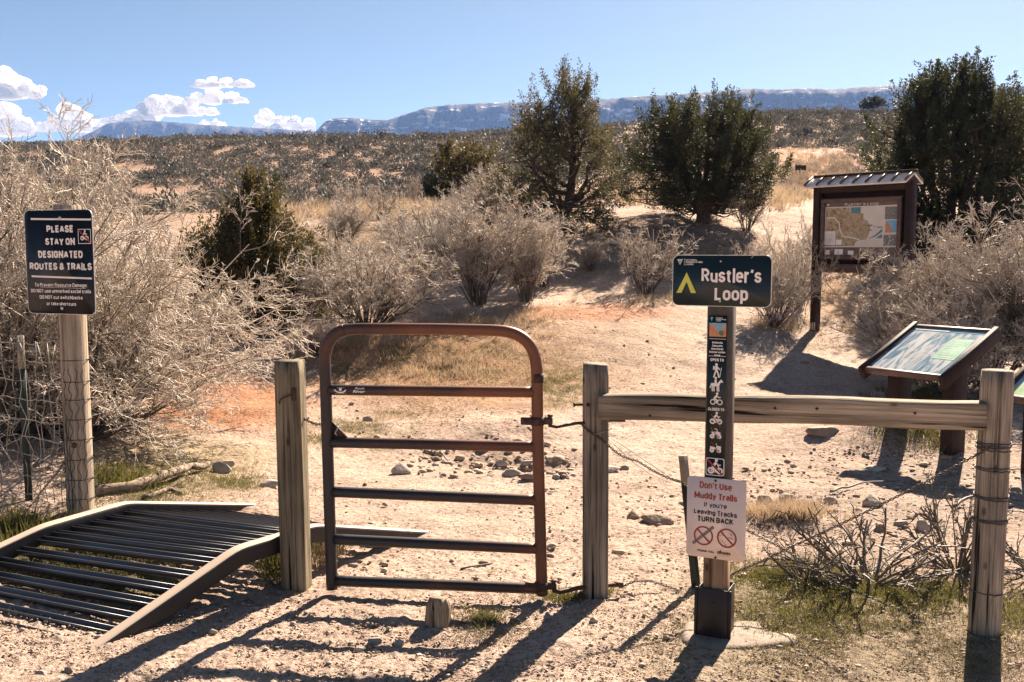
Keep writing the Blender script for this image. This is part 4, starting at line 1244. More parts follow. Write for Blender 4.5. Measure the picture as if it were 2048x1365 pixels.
mbw.build('lettering', M['white'], ST)
for nm_, fn_, args_ in (('hiker_symbol', hiker, (cS, HS(742), u)), ('horse_rider_symbol', rider, (cS - .002, HS(771), u)), ('cyclist_symbol', cyclist, (cS, HS(800), u)), ('motorcycle_symbol', cyclist, (cS, HS(839), u, 1)), ('quad_bike_symbol', quad, (cS, HS(868), u)), ('jeep_symbol', quad, (cS, HS(896), u, 1))):
    mbw = MB(); fn_(mbw, *args_); mbw.build(nm_, M['white'], ST)
mb = MB()
for yy in (842, 869, 896):
    mb = MB(); line(mb, [(cS - 9.5 * u, HS(yy - 12)), (cS + 9.5 * u, HS(yy + 12))], .0030, FS, .0022); mb.build('red_slash', M['red'], ST)
mb = MB(); shape(mb, [(.007, HS(635)), (.013, HS(644)), (.020, HS(635))], FS); mb.build('triangle_emblem', M['teal'], ST)
# canyon picture
y0, y1 = HS(674), HS(646.5)
mb = MB(); shape(mb, [(.004, y0), (wS - .004, y0), (wS - .004, y1), (.004, y1)], FS, .0010); mb.build('canyon_picture', M['skyblue'], ST)
L = lambda a, b: (.004 + a * (wS - .008), y0 + b * (y1 - y0))
mb = MB(); shape(mb, [L(0, 0), L(1, 0), L(1, .82), L(.78, .86), L(.74, .66), L(.84, .45), L(.7, .3), L(.5, .38), L(.42, .55), L(.46, .75), L(.3, .86), L(0, .86)], FS, .0014); mb.build('canyon_picture', M['orange'], ST)
mb = MB(); disc(mb, L(.72, 0)[0], L(0, .27)[1], .011, FS, .0018); line(mb, [L(0, .62), L(.4, .3), L(.5, .08)], .001, FS, .0018); line(mb, [L(.1, .28), L(.34, .12)], .001, FS, .0018); mb.build('canyon_picture', M['olive'], ST)

# no e-bike sticker
o3 = (.160 - .004, tl(1432, 952, .009)[1]); FE = (TO + TN * .0085 + TW * (.200 - .040) + UP * o3[1], TW, UP, TN)
he = tl(1432, 917, .009)[1] - o3[1]; we = .078
EB = sign_panel('bike_sticker', FE, we, he, .008, [M['sign_black'], M['white']], TM, th=.002, rim=.003)
mb = MB(); FSk = FS; cyclist(mb, we / 2 + .002, he * .46, .0026, 1, FE); fit_text(mb, 'e', we / 2 - .0195, we / 2 - .0105, he * .22, he * .34, FE, off=.0024, bold=.02)
mb.build('bike_symbol', M['white'], EB)
mb = MB(); line(mb, [(.007, he - .007), (we - .008, .007)], .0075, FE, .0028); mb.build('red_slash', M['red'], EB)

# muddy trails sign
o4 = tl(1372.5, 1110, .012); FM = (TO + TN * .014 + TW * o4[0] + UP * o4[1], TW, UP, TN)
c4 = tl(1490.5, 1127, .014); t4 = tl(1376, 951.5, .014); MWD = c4[0] - o4[0] - .002; MHT = t4[1] - o4[1]
MS = sign_panel('mud_sign', FM, MWD, MHT, .016, [M['sign_cream'], M['sign_back']], TM)


def lm_(x, y):
    q = tl(x, y, .014); return q[0] - o4[0], q[1] - o4[1]


def txt_px(mb, tx, xa, ya, xb, yb, capp, bold, fr=FM, fn=lm_):
    """baseline from pixel (xa,ya) to (xb,yb), cap height in px"""
    a = fn(xa, ya); b = fn(xb, yb); t = fn((xa + xb) / 2, (ya + yb) / 2 - capp); mdl = fn((xa + xb) / 2, (ya + yb) / 2)
    zz = (a[1] + b[1]) / 2
    fit_text(mb, tx, a[0], b[0], zz, zz + t[1] - mdl[1], fr, bold=bold)


mb = MB()
txt_px(mb, "Don't Use", 1399.5, 977, 1464, 982, 14, .012); txt_px(mb, "Muddy Trails", 1389, 997, 1474.5, 1003, 13, .012)
mb.build('red_lettering', M['red'], MS)
mb = MB()
txt_px(mb, "If you're", 1408, 1014, 1454, 1018, 9.5, .008); txt_px(mb, "Leaving Tracks", 1388, 1028, 1474.5, 1035, 10, .012); txt_px(mb, "TURN BACK", 1394.5, 1043.5, 1467, 1049, 11, .015)
mb.build('black_lettering', M['ink'], MS); mb = MB()
txt_px(mb, "Thank You", 1394, 1102.5, 1428, 1107, 4.6, .02); mb.build('black_lettering', M['ink'], MS); mb = MB(); txt_px(mb, "COPMOBA", 1434, 1108, 1461, 1112, 5.5, .02)
mb.build('black_lettering', M['ink'], MS); mb = MB()
ring(mb, *lm_(1440, 1105), .004, .0065, FM, .0014, a0=.8, a1=5); disc(mb, *lm_(1441.5, 1101.5), .002, FM, .0014)
line(mb, [lm_(1435, 1111), lm_(1460, 1114.5)], .0007, FM)
mb.build('club_emblem', M['ink'], MS)
mb = MB()
for (xa, ya, xb, yb) in ((1386.5, 1086, 1426, 1055),):
    a, b = np.array(lm_(xa, ya)), np.array(lm_(xb, yb)); line(mb, [a, b], .013, FM, .0012)
rg = np.random.default_rng(4)
for (bx, by) in ((1442, 1072), (1445, 1082), (1450, 1087), (1463, 1070), (1465, 1079), (1459, 1077), (1447, 1066)):
    for q in range(6): disc(mb, *(np.array(lm_(bx, by)) + rg.normal(0, .0035, 2)), .0017, FM, .0012, n=6)
mb.build('track_picture', M['grey_print'], MS)
mb = MB()
for (bx, by) in ((1406.8, 1071.7), (1453.8, 1077)):
    c = lm_(bx, by); ring(mb, *c, .0350, .0415, FM, .0016, n=40)
    d = .0375 * .7071; line(mb, [(c[0] - d, c[1] + d), (c[0] + d, c[1] - d)], .0065, FM, .0019)
mb.build('prohibition_rings', M['red'], MS)
mb = MB()
for p_ in ((1431.5, 961.5), (1431, 1115.5)):
    c = FM[0] + TW * lm_(*p_)[0] + UP * lm_(*p_)[1]; mb.tube([c, c + TN * .004], .005, 8)
mb.build('bolt_heads', M['iron'], MS)

# footing slab
mb = MB(); rg = np.random.default_rng(3)
a = np.linspace(0, 2 * PI, 26, endpoint=False); fc = np.array([tb[0] + .07, tb[1] - .02])
rad = 1 + .35 * fbm(np.cos(a) * 1.3, np.sin(a) * 1.3 + 4, 3) + .05 * rg.normal(size=26)
Pt = np.stack([fc[0] + .25 * rad * np.cos(a), fc[1] + .16 * rad * np.sin(a)], 1)
zt4 = tbz + .012
V = [(x, y, zt4) for x, y in Pt] + [(fc[0] + (x - fc[0]) * 1.06, fc[1] + (y - fc[1]) * 1.06, tbz - .05) for x, y in Pt]
ncap = 9; W = []
for q in range(ncap):
    f_ = 1 - q / ncap
    for (x, y) in Pt:
        xx2, yy2 = fc[0] + (x - fc[0]) * f_, fc[1] + (y - fc[1]) * f_
        W.append((xx2, yy2, zt4 + .006 * float(fbm(np.array(xx2 * 9), np.array(yy2 * 9), 3)) + .004 * q / ncap - (.01 if q == 0 else 0)))
W = W + [(fc[0], fc[1], zt4 + .004)] + V[26:]
mb.add(W, [[q * 26 + j_, q * 26 + (j_ + 1) % 26, (q + 1) * 26 + (j_ + 1) % 26, (q + 1) * 26 + j_] for q in range(ncap - 1) for j_ in range(26)])
mb.more([[(ncap - 1) * 26 + j_, (ncap - 1) * 26 + (j_ + 1) % 26, ncap * 26] for j_ in range(26)])
mb.more([[j_, ncap * 26 + 1 + j_, ncap * 26 + 1 + (j_ + 1) % 26, (j_ + 1) % 26] for j_ in range(26)])
tag(mb.build('footing_slab', M['concrete'], loc=(*fc, tbz)), 'flat pale footing slab under the trail marker post', 'slab')

# ------------------------------------------------------------------ left sign post
LY_ = R(19.0); LW = np.array([math.cos(LY_), -math.sin(LY_), 0]); LN = np.array([-math.sin(LY_), -math.cos(LY_), 0])
lp = np.array([-2.535, 5.62]); lpz = gz(*lp)
LO = np.array([-2.775, 5.6, 0.])


def ll(x, y):
    q = onplane(x, y, LO, LN) - LO; return np.dot(q, LW), q[2]


LS = thing('sign_post', 'round weathered wooden post carrying a black designated routes sign, wrapped with wire', 'sign post', (*lp, lpz), None)
post_mesh(MB(), (*lp, lpz), (lp[0] - .008, lp[1], at(140, 413, lp[1])[2]), .146, .146, .2, 2.3, 11, wob=.02, sink=.3, nseg=40).build('post', M['wood_sign'], LS)
o5 = ll(57, 627); FL = (LO + LW * o5[0] + UP * o5[1], LW, UP, LN); b5 = ll(192, 632); t5 = ll(53, 421)
LWD, LHT = b5[0] - o5[0], t5[1] - o5[1]
BS = sign_panel('rules_sign', FL, LWD, LHT, .035, [M['sign_black'], M['sign_back']], LS, rim=.0025)
l_ = lambda x, y: (ll(x, y)[0] - o5[0], ll(x, y)[1] - o5[1])
mb = MB()
for (tx, xa, ya, xb, yb, cp_, bo) in (("PLEASE", 93.5, 465, 147.5, 466, 14.5, .02), ("STAY ON", 91, 490, 150.5, 491, 14, .02), ("DESIGNATED", 77, 516, 166, 517, 14.5, .02), ("ROUTES & TRAILS", 60, 539, 184.5, 542, 14.5, .02),
                                      ("To Prevent Resource Damage:", 70, 572.5, 174.5, 576, 7.5, .008), ("DO NOT use unmarked social trails", 62.5, 584.5, 183, 588, 7.2, .012), ("DO NOT cut switchbacks", 80, 597.5, 166, 600, 7.2, .012), ("or take shortcuts", 94, 610, 153, 613, 7, .012)):
    txt_px(mb, tx, xa, ya, xb, yb, cp_, bo, FL, l_)
line(mb, [l_(62.5, 438.5), l_(181.5, 439.5)], .0105, FL); line(mb, [l_(64.5, 553), l_(183.5, 557.5)], .0105, FL)
line(mb, [l_(81, 574.5), l_(172, 577.6)], .0016, FL, .0014)
mb.build('lettering', M['white'], BS)
e0 = l_(157.5, 487.5); e1 = l_(181, 459)
mb = MB(); P = [e0, (e1[0], e0[1]), e1, (e0[0], e1[1])]
line(mb, P + [P[0]], .0035, FL); cx_, cy_ = (e0[0] + e1[0]) / 2, (e0[1] + e1[1]) / 2
cyclist(mb, cx_, cy_ + .002, .0023, 1, FL); mb.build('bike_symbol', M['white'], BS)
mb = MB(); line(mb, [(e0[0] + .004, e1[1] - .004), (e1[0] - .004, e0[1] + .006)], .009, FL, .0026); mb.build('red_slash', M['red'], BS)
screws(FL, [l_(120, 436.5), l_(124, 617)], BS, .011)
mb = MB(); line(mb, [l_(119, 516), l_(118.5, 528)], .002, FL, .0014); line(mb, [l_(66, 591.5), l_(77, 592)], .001, FL, .0014); line(mb, [l_(87, 602), l_(79, 620)], .001, FL, .0014); line(mb, [l_(68, 600), l_(74, 614)], .0007, FL, .0014)
mb.build('scratches', M['grey_print'], BS)
for k, yy in enumerate((722, 765, 801, 841, 881, 921, 961, 1000)):
    zc = at(143, yy, lp[1] - .07)[2]
    mb = MB(); mb.tube(ring_path((lp[0] + .001, lp[1], zc), .0765, 30, 0, 2 * PI, .0, .001, k), .0026, 5)
    mb.tube([(lp[0] + .075, lp[1] - .03, zc), (lp[0] + .10, lp[1] - .055, zc + .006), (lp[0] + .115, lp[1] - .05, zc + .012)], .0024, 5)
    mb.build('wire_wrap', M['wire_dark'], LS)
mb = MB(); rg = np.random.default_rng(5)
for k in range(5):
    an = -PI / 2 + (-.95 + .46 * k); P = []
    for q, zz in enumerate(np.linspace(at(143, 735, lp[1])[2], at(143, 1015, lp[1])[2], 34)):
        t = an + .12 * math.sin(q * 1.57 + k * 2) + rg.normal(0, .03); P.append((lp[0] + .077 * math.cos(t), lp[1] + .077 * math.sin(t), zz))
    mb.tube(P, .0019, 4)
mb.build('wire_wrap', M['wire_dark'], LS)
MB().tube([(lp[0] + .01, lp[1] - .074, at(150, 886, lp[1])[2]), (lp[0] + .01, lp[1] - .0765, at(150, 886, lp[1])[2])], .017, 12).build('knot', flat('dark_knot', (.10, .055, .035), .9), LS)

# --- steel T posts
def tpost(label, base, top, sink=.2):
    b = np.array(base); t = np.array(top); d = (t - b) / np.linalg.norm(t - b)
    T_ = thing('steel_post', label, 'steel post', b, 'green steel T posts')
    T_sec = np.array([(-.022, -.003), (-.003, -.003), (-.003, -.034), (.003, -.034), (.003, -.003), (.022, -.003), (.022, .003), (-.022, .003)])[::-1]
    L_ = np.linalg.norm(t - b); sp_ = b + d * L_ * .80
    MB().sweep([b - d * sink, b + d * L_ * .4, sp_], T_sec, up=(0, 1, 0)).build('shaft', M['tpost'], T_)
    MB().sweep([sp_, t], T_sec, up=(0, 1, 0)).build('tip', M['tpost_tip'], T_)
    mb = MB()
    for q in np.arange(.08, L_ - .02, .055):
        c = b + d * q + np.array([0, -.006, 0]); mb.box(c, (.010, .010, .012), bev=.002)
    mb.build('studs', M['tpost'], T_)
    return T_


tq_ = np.array([-2.93, 5.80, gz(-2.93, 5.80)])
tpost('green steel T post with a pale tip in the wire fence behind the black sign', tq_, at(40, 671, 5.82))
tm_ = np.array([.905, 4.66, gz(.905, 4.66)])
tpost('dark green steel T post beside the pinkish mud sign', tm_, at(1366, 912, 4.68))

# --- woven wire fence
mb = MB(); rg = np.random.default_rng(8)
fa = np.array([lp[0], lp[1] - .08]); fbm_ = np.array([tq_[0], tq_[1] - .03]); fc_ = np.array([-4.6, 6.25])
zs_ = np.linspace(.06, 1.0, 9)
def fpt(t):
    return fa + (fbm_ - fa) * (t / .2) if t < .2 else fbm_ + (fc_ - fbm_) * ((t - .2) / .8)
tt_ = np.linspace(0, 1, 70)
XY = np.array([fpt(t) for t in tt_]); ZG = hz(XY[:, 0], XY[:, 1])
for zq in zs_:
    zz = ZG + zq + .02 * fbm(tt_ * 9, np.full(70, zq * 9), 2) + rg.normal(0, .003, 70) - .05 * np.sin(np.clip(tt_ * 3, 0, PI)) * (zq / 1.)
    mb.tube(np.concatenate([XY + rg.normal(0, .004, (70, 2)), zz[:, None]], 1), .0028, 4)
for t in np.linspace(.02, 1, 34):
    x, y = fpt(t); P = [(x + rg.normal(0, .012), y + rg.normal(0, .006), gz(x, y) + zq + .01) for zq in np.linspace(.03, .98, 11)]
    mb.tube(P, .0022, 4)
tag(mb.build('wire_fence', M['wire'], loc=(*fa, lpz)), 'sagging woven wire fence running left from the sign post', 'wire fence')

# --- brace cables
def twisted(name, label, P, r=.0045, pitch=.05, rr_=.0042):
    P = dense(P, .008); mb = MB(); L_ = len(P) * .008
    T = np.gradient(P, axis=0); T /= np.linalg.norm(T, axis=1)[:, None]
    S_ = np.cross(T, (0, 1., 0)); S_ /= np.linalg.norm(S_, axis=1)[:, None]; U_ = np.cross(S_, T)
    an = np.arange(len(P)) * .008 / pitch * 2 * PI
    for ph in (0, PI):
        mb.tube(P + (np.cos(an + ph)[:, None] * S_ + np.sin(an + ph)[:, None] * U_) * rr_, .0028, 5)
    return tag(mb.build(name, M['wire_dark'], loc=P[0]), label, 'wire cable', 'twisted brace wires on the fence')


q0 = at(1986, 893, pq[1] - .07); q1 = at(1570, 1100, 4.42); q2 = at(1478, 1142, 4.52); q3 = at(1385, 1190, 4.62); q4 = at(1300, 1206, 4.62); q5 = at(1238, 1206, 4.60)
sag = lambda a, b, s=.012: [a + (b - a) * t - np.array([0, 0, s * math.sin(PI * t)]) for t in np.linspace(0, 1, 12)]
P = sag(q0, q1) + sag(q1, q2, .004)[1:] + sag(q2, q3, .003)[1:] + [np.array([*q4[:2], gz(*q4[:2]) + .045]), np.array([*at(1270, 1198, 4.6)[:2], gz(*q4[:2]) + .05]), np.array([*q5[:2], gz(*q5[:2]) + .015])]
twisted('brace_wire', 'twisted brace wire slanting down from the wrapped right post past the marker', P)
g0 = at(1160, 846, pr[1] - .07); g1 = at(1205, 880, pr[1] - .075); g2 = at(1275, 922, 4.56); g3 = at(1366, 966, 4.60); g4 = at(1500, 1064, 4.50); g5 = at(1570, 1100, 4.40); g6 = at(1690, 1175, 4.40)
e6 = G(1800, 1228)
P = [g0] + sag(g0, g1, .008)[1:] + sag(g1, g2, .02)[1:] + sag(g2, g3, .012)[1:] + sag(g3, g4, .01)[1:] + [g5, g6, e6 + np.array([0, 0, .02])]
twisted('brace_wire', 'twisted brace wire slanting down from the hinge post behind the mud sign', P)
mb = MB(); st_ = np.array([pr[0] + .055, pr[1] - .03, at(1215, 870, pr[1])[2]])
mb.tube(dense(sag(st_, g3 + [-.03, 0, .004], .0), .05), .0017, 4); mb.tube(dense(sag(st_ - [0, 0, .012], g3 + [-.06, 0, .0], .03), .05), .0017, 4)
mb.tube(ring_path((pr[0], pr[1], at(1187, 862, pr[1])[2]), .078, 26, PI * .9, 2 * PI, .05, .001, 3), .002, 4)
tag(mb.build('loose_wire', M['wire'], loc=st_), 'thin loose wires hanging from the hinge post to the steel T post', 'wire')

# ------------------------------------------------------------------ cattle guard
A_ = np.array([-1.737, 3.853, 0]); B2 = np.array([-1.297, 4.497, .25]); C2 = np.array([-1.02, 4.876, .25]); D2 = np.array([-2.388, 4.876, .25]); E2 = np.array([-2.155, 5.322, .25])
F2 = np.array([-.52, 5.60, 0.0]); A3 = np.array([-2.83, 4.235, 0.]); F3 = np.array([-1.66, 6.04, 0.02])
for p in (A_, A3): p[2] = gz(p[0], p[1]) - .015
for p in (F2, F3): p[2] = gz(p[0], p[1]) + .0
CG = thing('cattle_guard', 'low dark steel bike cattle guard ramp of pipe bars left of the gate', 'cattle guard', ((A_ + E2) / 2) * [1, 1, 0] + [0, 0, gz(-1.9, 4.6)])
rsec = sqsec(.070, .090, 5, 24)


def rail(p):
    P = dense(p, .03); P[:, 2] -= .04
    for _ in range(2): P[1:-1] = (P[:-2] + P[1:-1] * 2 + P[2:]) / 4
    return P


up1 = (B2 - A_) / np.linalg.norm(B2 - A_)
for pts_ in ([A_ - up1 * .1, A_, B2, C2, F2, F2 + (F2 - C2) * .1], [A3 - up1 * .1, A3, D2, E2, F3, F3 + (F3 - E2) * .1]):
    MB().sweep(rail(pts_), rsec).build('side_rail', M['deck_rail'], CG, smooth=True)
U = np.array([(-.019, -.018), (.019, -.018), (.019, .014), (.015, .014), (.015, -.014), (-.015, -.014), (-.015, .014), (-.019, .014)])


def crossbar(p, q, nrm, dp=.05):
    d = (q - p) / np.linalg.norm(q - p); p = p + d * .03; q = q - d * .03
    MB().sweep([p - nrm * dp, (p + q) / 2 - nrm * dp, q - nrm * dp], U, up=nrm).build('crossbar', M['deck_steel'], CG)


def nrmof(a, b, c):
    n = np.cross(b - a, c - a); n /= np.linalg.norm(n); return n if n[2] > 0 else -n


n1_ = nrmof(A_, B2, A3); n3_ = nrmof(C2, F2, E2)
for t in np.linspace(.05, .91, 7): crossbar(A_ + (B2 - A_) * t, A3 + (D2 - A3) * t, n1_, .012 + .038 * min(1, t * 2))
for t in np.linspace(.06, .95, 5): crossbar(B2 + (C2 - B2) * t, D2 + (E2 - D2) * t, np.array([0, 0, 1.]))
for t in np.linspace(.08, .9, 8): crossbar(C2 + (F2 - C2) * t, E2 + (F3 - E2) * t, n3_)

# ------------------------------------------------------------------ stump
sx_, sy_ = G(874, 1250)[:2]; sz_ = gz(sx_, sy_)
mb = MB(); n = 40; a = np.linspace(0, 2 * PI, n, endpoint=False); V = []
for i, t in enumerate(np.linspace(0, 1, 9)):
    rad = .056 * (1.06 - .10 * t - .25 * max(0, t - .75) / .25 * .8) * (1 + .07 * fbm(np.cos(a) * 2, np.sin(a) * 2 + t * .5, 3) + .05 * np.sin(a * 9 + 1))
    z = -.05 + t * .172 + (.012 * np.cos(a + 2) + .01 * noise(a * 2, np.full(n, 3.))) * (t > .8)
    V.append(np.stack([sx_ + rad * np.cos(a) + .01 * t, sy_ + rad * np.sin(a), sz_ + z], 1))
mb.add(np.concatenate(V), np.concatenate([np.stack([i * n + np.arange(n), i * n + (np.arange(n) + 1) % n, (i + 1) * n + (np.arange(n) + 1) % n, (i + 1) * n + np.arange(n)], 1) for i in range(8)]))
mb.more(np.arange(n) + 8 * n)
tag(mb.build('wood_stump', M['wood_stump'], loc=(sx_, sy_, sz_)), 'short rotten wooden post stump in the dirt in front of the gate', 'stump')

# ------------------------------------------------------------------ fallen log
def log(name, label, P, r0, r1, mat, cat, seed=0):
    P = dense(P, .04); n = len(P); rg = np.random.default_rng(seed)
    rad = np.linspace(r0, r1, n) * (1 + .15 * fbm(np.linspace(0, 6, n), np.full(n, seed * 3.), 3))
    P = P + .012 * np.stack([fbm(np.linspace(0, 4, n), np.full(n, k * 7. + seed), 2) for k in range(3)], 1)
    L0 = P[n // 2]
    d = P[-1] - P[0]
    mb = MB(); mb.tube(P, rad, 12)
    rz = math.atan2(d[1], d[0])
    o = mb.build(name, mat, loc=L0)
    return tag(o, label, cat)


def gl(px_, py_, up=0.): p = G(px_, py_); p[2] += up; return p


log('fallen_log', 'bare pale log lying on the grass right of the sign post', [gl(185, 992, .03), gl(270, 985, .04), gl(330, 968, .06), gl(385, 950, .06), gl(418, 938, .03)], .042, .022, M['wood_log'], 'log', 1)
log('broken_branch', 'short broken branch beside the fallen log', [gl(290, 1000, .015), gl(340, 985, .02), gl(365, 992, .015)], .02, .012, M['wood_log'], 'branch', 2)
log('dead_stick', 'thin forked dead stick on the trail bank behind the gate', [gl(838, 893, .01), gl(870, 905, .04), gl(905, 932, .01)], .008, .005, M['brush'], 'stick', 3)
log('dead_stick', 'small curved stick in the dirt under the lowest gate bars', [gl(922, 1142, .006), gl(950, 1137, .014), gl(985, 1128, .006)], .006, .004, M['brush'], 'stick', 4)
log('dead_stick', 'dark bent stick among the stones left of the right post', [gl(1660, 990, .02), gl(1730, 975, .04), gl(1800, 968, .02)], .008, .004, M['brush'], 'stick', 5)
log('dead_stick', 'dark stick poking out left of the wrapped post', [gl(1905, 1020, .02), gl(1935, 1010, .05), gl(1975, 1003, .05)], .012, .008, M['brush'], 'stick', 6)

# ------------------------------------------------------------------ rocks
import bmesh
_rockcache = []
for sd in range(6):
    bm = bmesh.new(); bmesh.ops.create_icosphere(bm, subdivisions=3, radius=1)
    rg = np.random.default_rng(100 + sd); pl_ = rg.normal(size=(11, 3)); pl_ /= np.linalg.norm(pl_, axis=1)[:, None]; dd = rg.uniform(.5, .85, 11)
    v = np.array([q.co[:] for q in bm.verts]); f = np.array([[q.index for q in p.verts] for p in bm.faces]); bm.free()
    for _ in range(2):
        for a, b in zip(pl_, dd):
            s = v @ a - b; v = v - np.where(s > 0, s, 0)[:, None] * a
    v = v * (1 + .05 * fbm(v[:, 0] * 2.5 + sd, v[:, 1] * 2.5 + v[:, 2], 3))[:, None]
    _rockcache.append((v, f))


def rock(px_, py_, wpx, hpx, label, mat='rock', seed=0, name='rock', dz=.55):
    p = G(px_, py_); s = p[1] / F; wd = wpx * s; hh = hpx * s
    v, f = _rockcache[seed % 6]; a = seed * 1.7; rot = np.array([[math.cos(a), -math.sin(a), 0], [math.sin(a), math.cos(a), 0], [0, 0, 1]])
    V = (v @ rot.T) * np.array([wd * .62, wd * .48, hh * .8]) + p + np.array([0, 0, hh * .8 * (dz - .35)])
    return tag(MB().add(V, f).build(name, M[mat], loc=p), label, 'rock')


for args in ((802, 946, 36, 22, 'broken whitish rock on the trail seen through the middle of the gate', 'rock', 0),
             (1026, 952, 40, 16, 'flat pale slab of rock just left of the hinge stile of the gate', 'rock', 1),
             (1003, 930, 26, 12, 'small pale stone behind the flat slab near the hinge stile', 'rock', 2),
             (1056, 930, 26, 14, 'dark grey rock in the gully against the hinge stile', 'rock_grey', 3),
             (1127, 953, 24, 14, 'small brown rock between gate and hinge post', 'rock_brown', 4),
             (1222, 942, 30, 12, 'pale stones at the right side of the hinge post', 'rock', 5),
             (1250, 940, 20, 10, 'grey stone next to the pale stones by the hinge post', 'rock_grey', 1),
             (1312, 1044, 64, 18, 'flat grey-brown slab left of the green T post', 'rock_brown', 2),
             (1266, 1036, 24, 16, 'dark upright stone touching the flat slab left of the T post', 'rock_brown', 0),
             (1645, 868, 54, 22, 'large brown rock lying under the timber rail', 'rock_brown', 3),
             (1531, 1002, 36, 18, 'pale pointed flat rock right of the mud sign', 'rock', 4),
             (1574, 1000, 28, 16, 'grey flat stone right of the pale pointed rock', 'rock_grey', 5),
             (1743, 1008, 38, 22, 'round pale boulder behind the slanting brace wire', 'rock', 0),
             (1660, 1006, 26, 14, 'small pale rock between mud sign and the round boulder', 'rock', 2),
             (1845, 1056, 30, 24, 'angular pale rock at the edge of the dead brush', 'rock', 4),
             (1802, 1052, 24, 16, 'small angular stone left of the angular rock at the brush', 'rock_grey', 3),
             (1760, 1062, 24, 16, 'rounded stone amid gravel left of the dead brush', 'rock_brown', 1),
             (442, 944, 40, 24, 'grey rock at the right end of the fallen log', 'rock_grey', 2),
             (455, 930, 24, 14, 'pale rock behind the grey rock at the fallen log', 'rock', 3),
             (541, 972, 34, 16, 'pale rounded stone left of the latch post', 'rock', 5),
             (98, 1206, 32, 12, 'pale stone in the dark grass under the cattle guard', 'rock', 0),
             (84, 1350, 24, 14, 'pale stone at the bottom left near the cattle guard foot', 'rock_grey', 4),
             (137, 1345, 20, 13, 'dark stone at the bottom left beside the pale one', 'rock_brown', 2),
             (750, 1285, 24, 14, 'blue-grey pebble lying in the gate shadow', 'rock_grey', 3),
             (800, 1288, 22, 10, 'pale pebble to the right of the pebble in the gate shadow', 'rock', 1),
             (620, 1238, 14, 9, 'dark pebble in the shadow of the latch stile', 'rock_brown', 5),
             (1095, 1238, 16, 16, 'dark pebble right of the gate shadow near the hinge post', 'rock_grey', 0),
             (1495, 1266, 22, 12, 'grey stone on the footing beside the brown sleeve', 'rock_grey', 2),
             (1748, 940, 52, 9, 'thin pale slab in front of the sloping panel', 'rock', 1),
             (2032, 985, 30, 16, 'brown stone at the right edge behind the wrapped post', 'rock_brown', 4),
             (690, 778, 16, 14, 'small dark stone on the wash behind the second gate bar', 'rock_grey', 4),
             (735, 842, 22, 10, 'flat dark stone on the trail above the third gate bar', 'rock_grey', 2),
             (1610, 727, 14, 6, 'little dark stone right of the trail marker on the path', 'rock_brown', 3),
             (1497, 687, 18, 7, 'dark flat stone below the green name sign', 'rock_brown', 1)):
    rock(*args)

# gravel: uncountable small stones and clods
rg = np.random.default_rng(21)
def ell_px(cx, cy, rx, ry, n):
    a = rg.uniform(0, 2 * PI, n); r_ = np.sqrt(rg.uniform(0, 1, n)); return np.stack([cx + rx * r_ * np.cos(a), cy + ry * r_ * np.sin(a)], 1)


pp = np.concatenate([ell_px(1000, 1240, 1100, 140, 2600), ell_px(1750, 1000, 330, 110, 1300), ell_px(1000, 925, 210, 40, 260), ell_px(1250, 1030, 230, 90, 300), ell_px(850, 830, 250, 60, 160), ell_px(1350, 760, 230, 90, 130), ell_px(800, 1050, 330, 90, 120), ell_px(1130, 640, 180, 60, 50)])
gp_ = rayhit(pp[:, 0], pp[:, 1]); gp_ = gp_[~np.isnan(gp_[:, 1])]
N = len(gp_); bm = bmesh.new(); bmesh.ops.create_icosphere(bm, subdivisions=1, radius=1)
v = np.array([q.co[:] for q in bm.verts]); f = np.array([[q.index for q in p.verts] for p in bm.faces]); bm.free()
sz = np.exp(rg.normal(math.log(.0048), .5, N)) * np.clip(gp_[:, 1] / 4.5, .8, 1.6)
sz = np.clip(sz, .002, .03)
V = v[None] * (1 + rg.normal(0, .22, (N, len(v), 1))) * sz[:, None, None] * np.stack([rg.uniform(.8, 1.5, N), rg.uniform(.7, 1.3, N), rg.uniform(.45, .8, N)], 1)[:, None]
big = np.abs(proj(gp_)[0] - 980) < 170
big &= np.abs(proj(gp_)[1] - 915) < 45
sz = np.where(big, sz * 2.2, sz); V = np.where(big[:, None, None], V * 2.2, V)
V = V + gp_[:, None] + np.stack([0 * sz, 0 * sz, sz * .2], 1)[:, None]
mb = MB(); kind_ = rg.integers(0, 3, N)
for k in range(3):
    s = kind_ == k; n_ = s.sum()
    mb.add(V[s].reshape(-1, 3), ((np.arange(n_) * len(v))[:, None, None] + f[None]).reshape(-1, 3), k)
pp = np.concatenate([ell_px(1000, 1290, 1150, 100, 8000), ell_px(1100, 1080, 900, 120, 2200)]); gq = rayhit(pp[:, 0], pp[:, 1]); gq = gq[~np.isnan(gq[:, 1])]; N = len(gq)
bm = bmesh.new(); bmesh.ops.create_icosphere(bm, subdivisions=0, radius=1); v = np.array([q.co[:] for q in bm.verts]); f = np.array([[q.index for q in p.verts] for p in bm.faces]); bm.free()
sz = np.clip(np.exp(rg.normal(math.log(.0030), .4, N)), .0012, .008)
V = v[None] * (1 + rg.normal(0, .25, (N, len(v), 1))) * sz[:, None, None] * np.stack([rg.uniform(.8, 1.6, N), rg.uniform(.7, 1.3, N), rg.uniform(.5, .9, N)], 1)[:, None] + gq[:, None] + np.stack([0 * sz, 0 * sz, sz * .3 + .003], 1)[:, None]
kind_ = rg.integers(0, 4, N) % 3
for k in range(3):
    s = kind_ == k; n_ = s.sum()
    mb.add(V[s].reshape(-1, 3), ((np.arange(n_) * len(v))[:, None, None] + f[None]).reshape(-1, 3), (1, 0, 2)[k])
tag(mb.build('gravel', [M['rock'], flat('tan_pebble', (.40, .30, .22), .9, var=.3), M['rock_brown']]), kind='stuff')

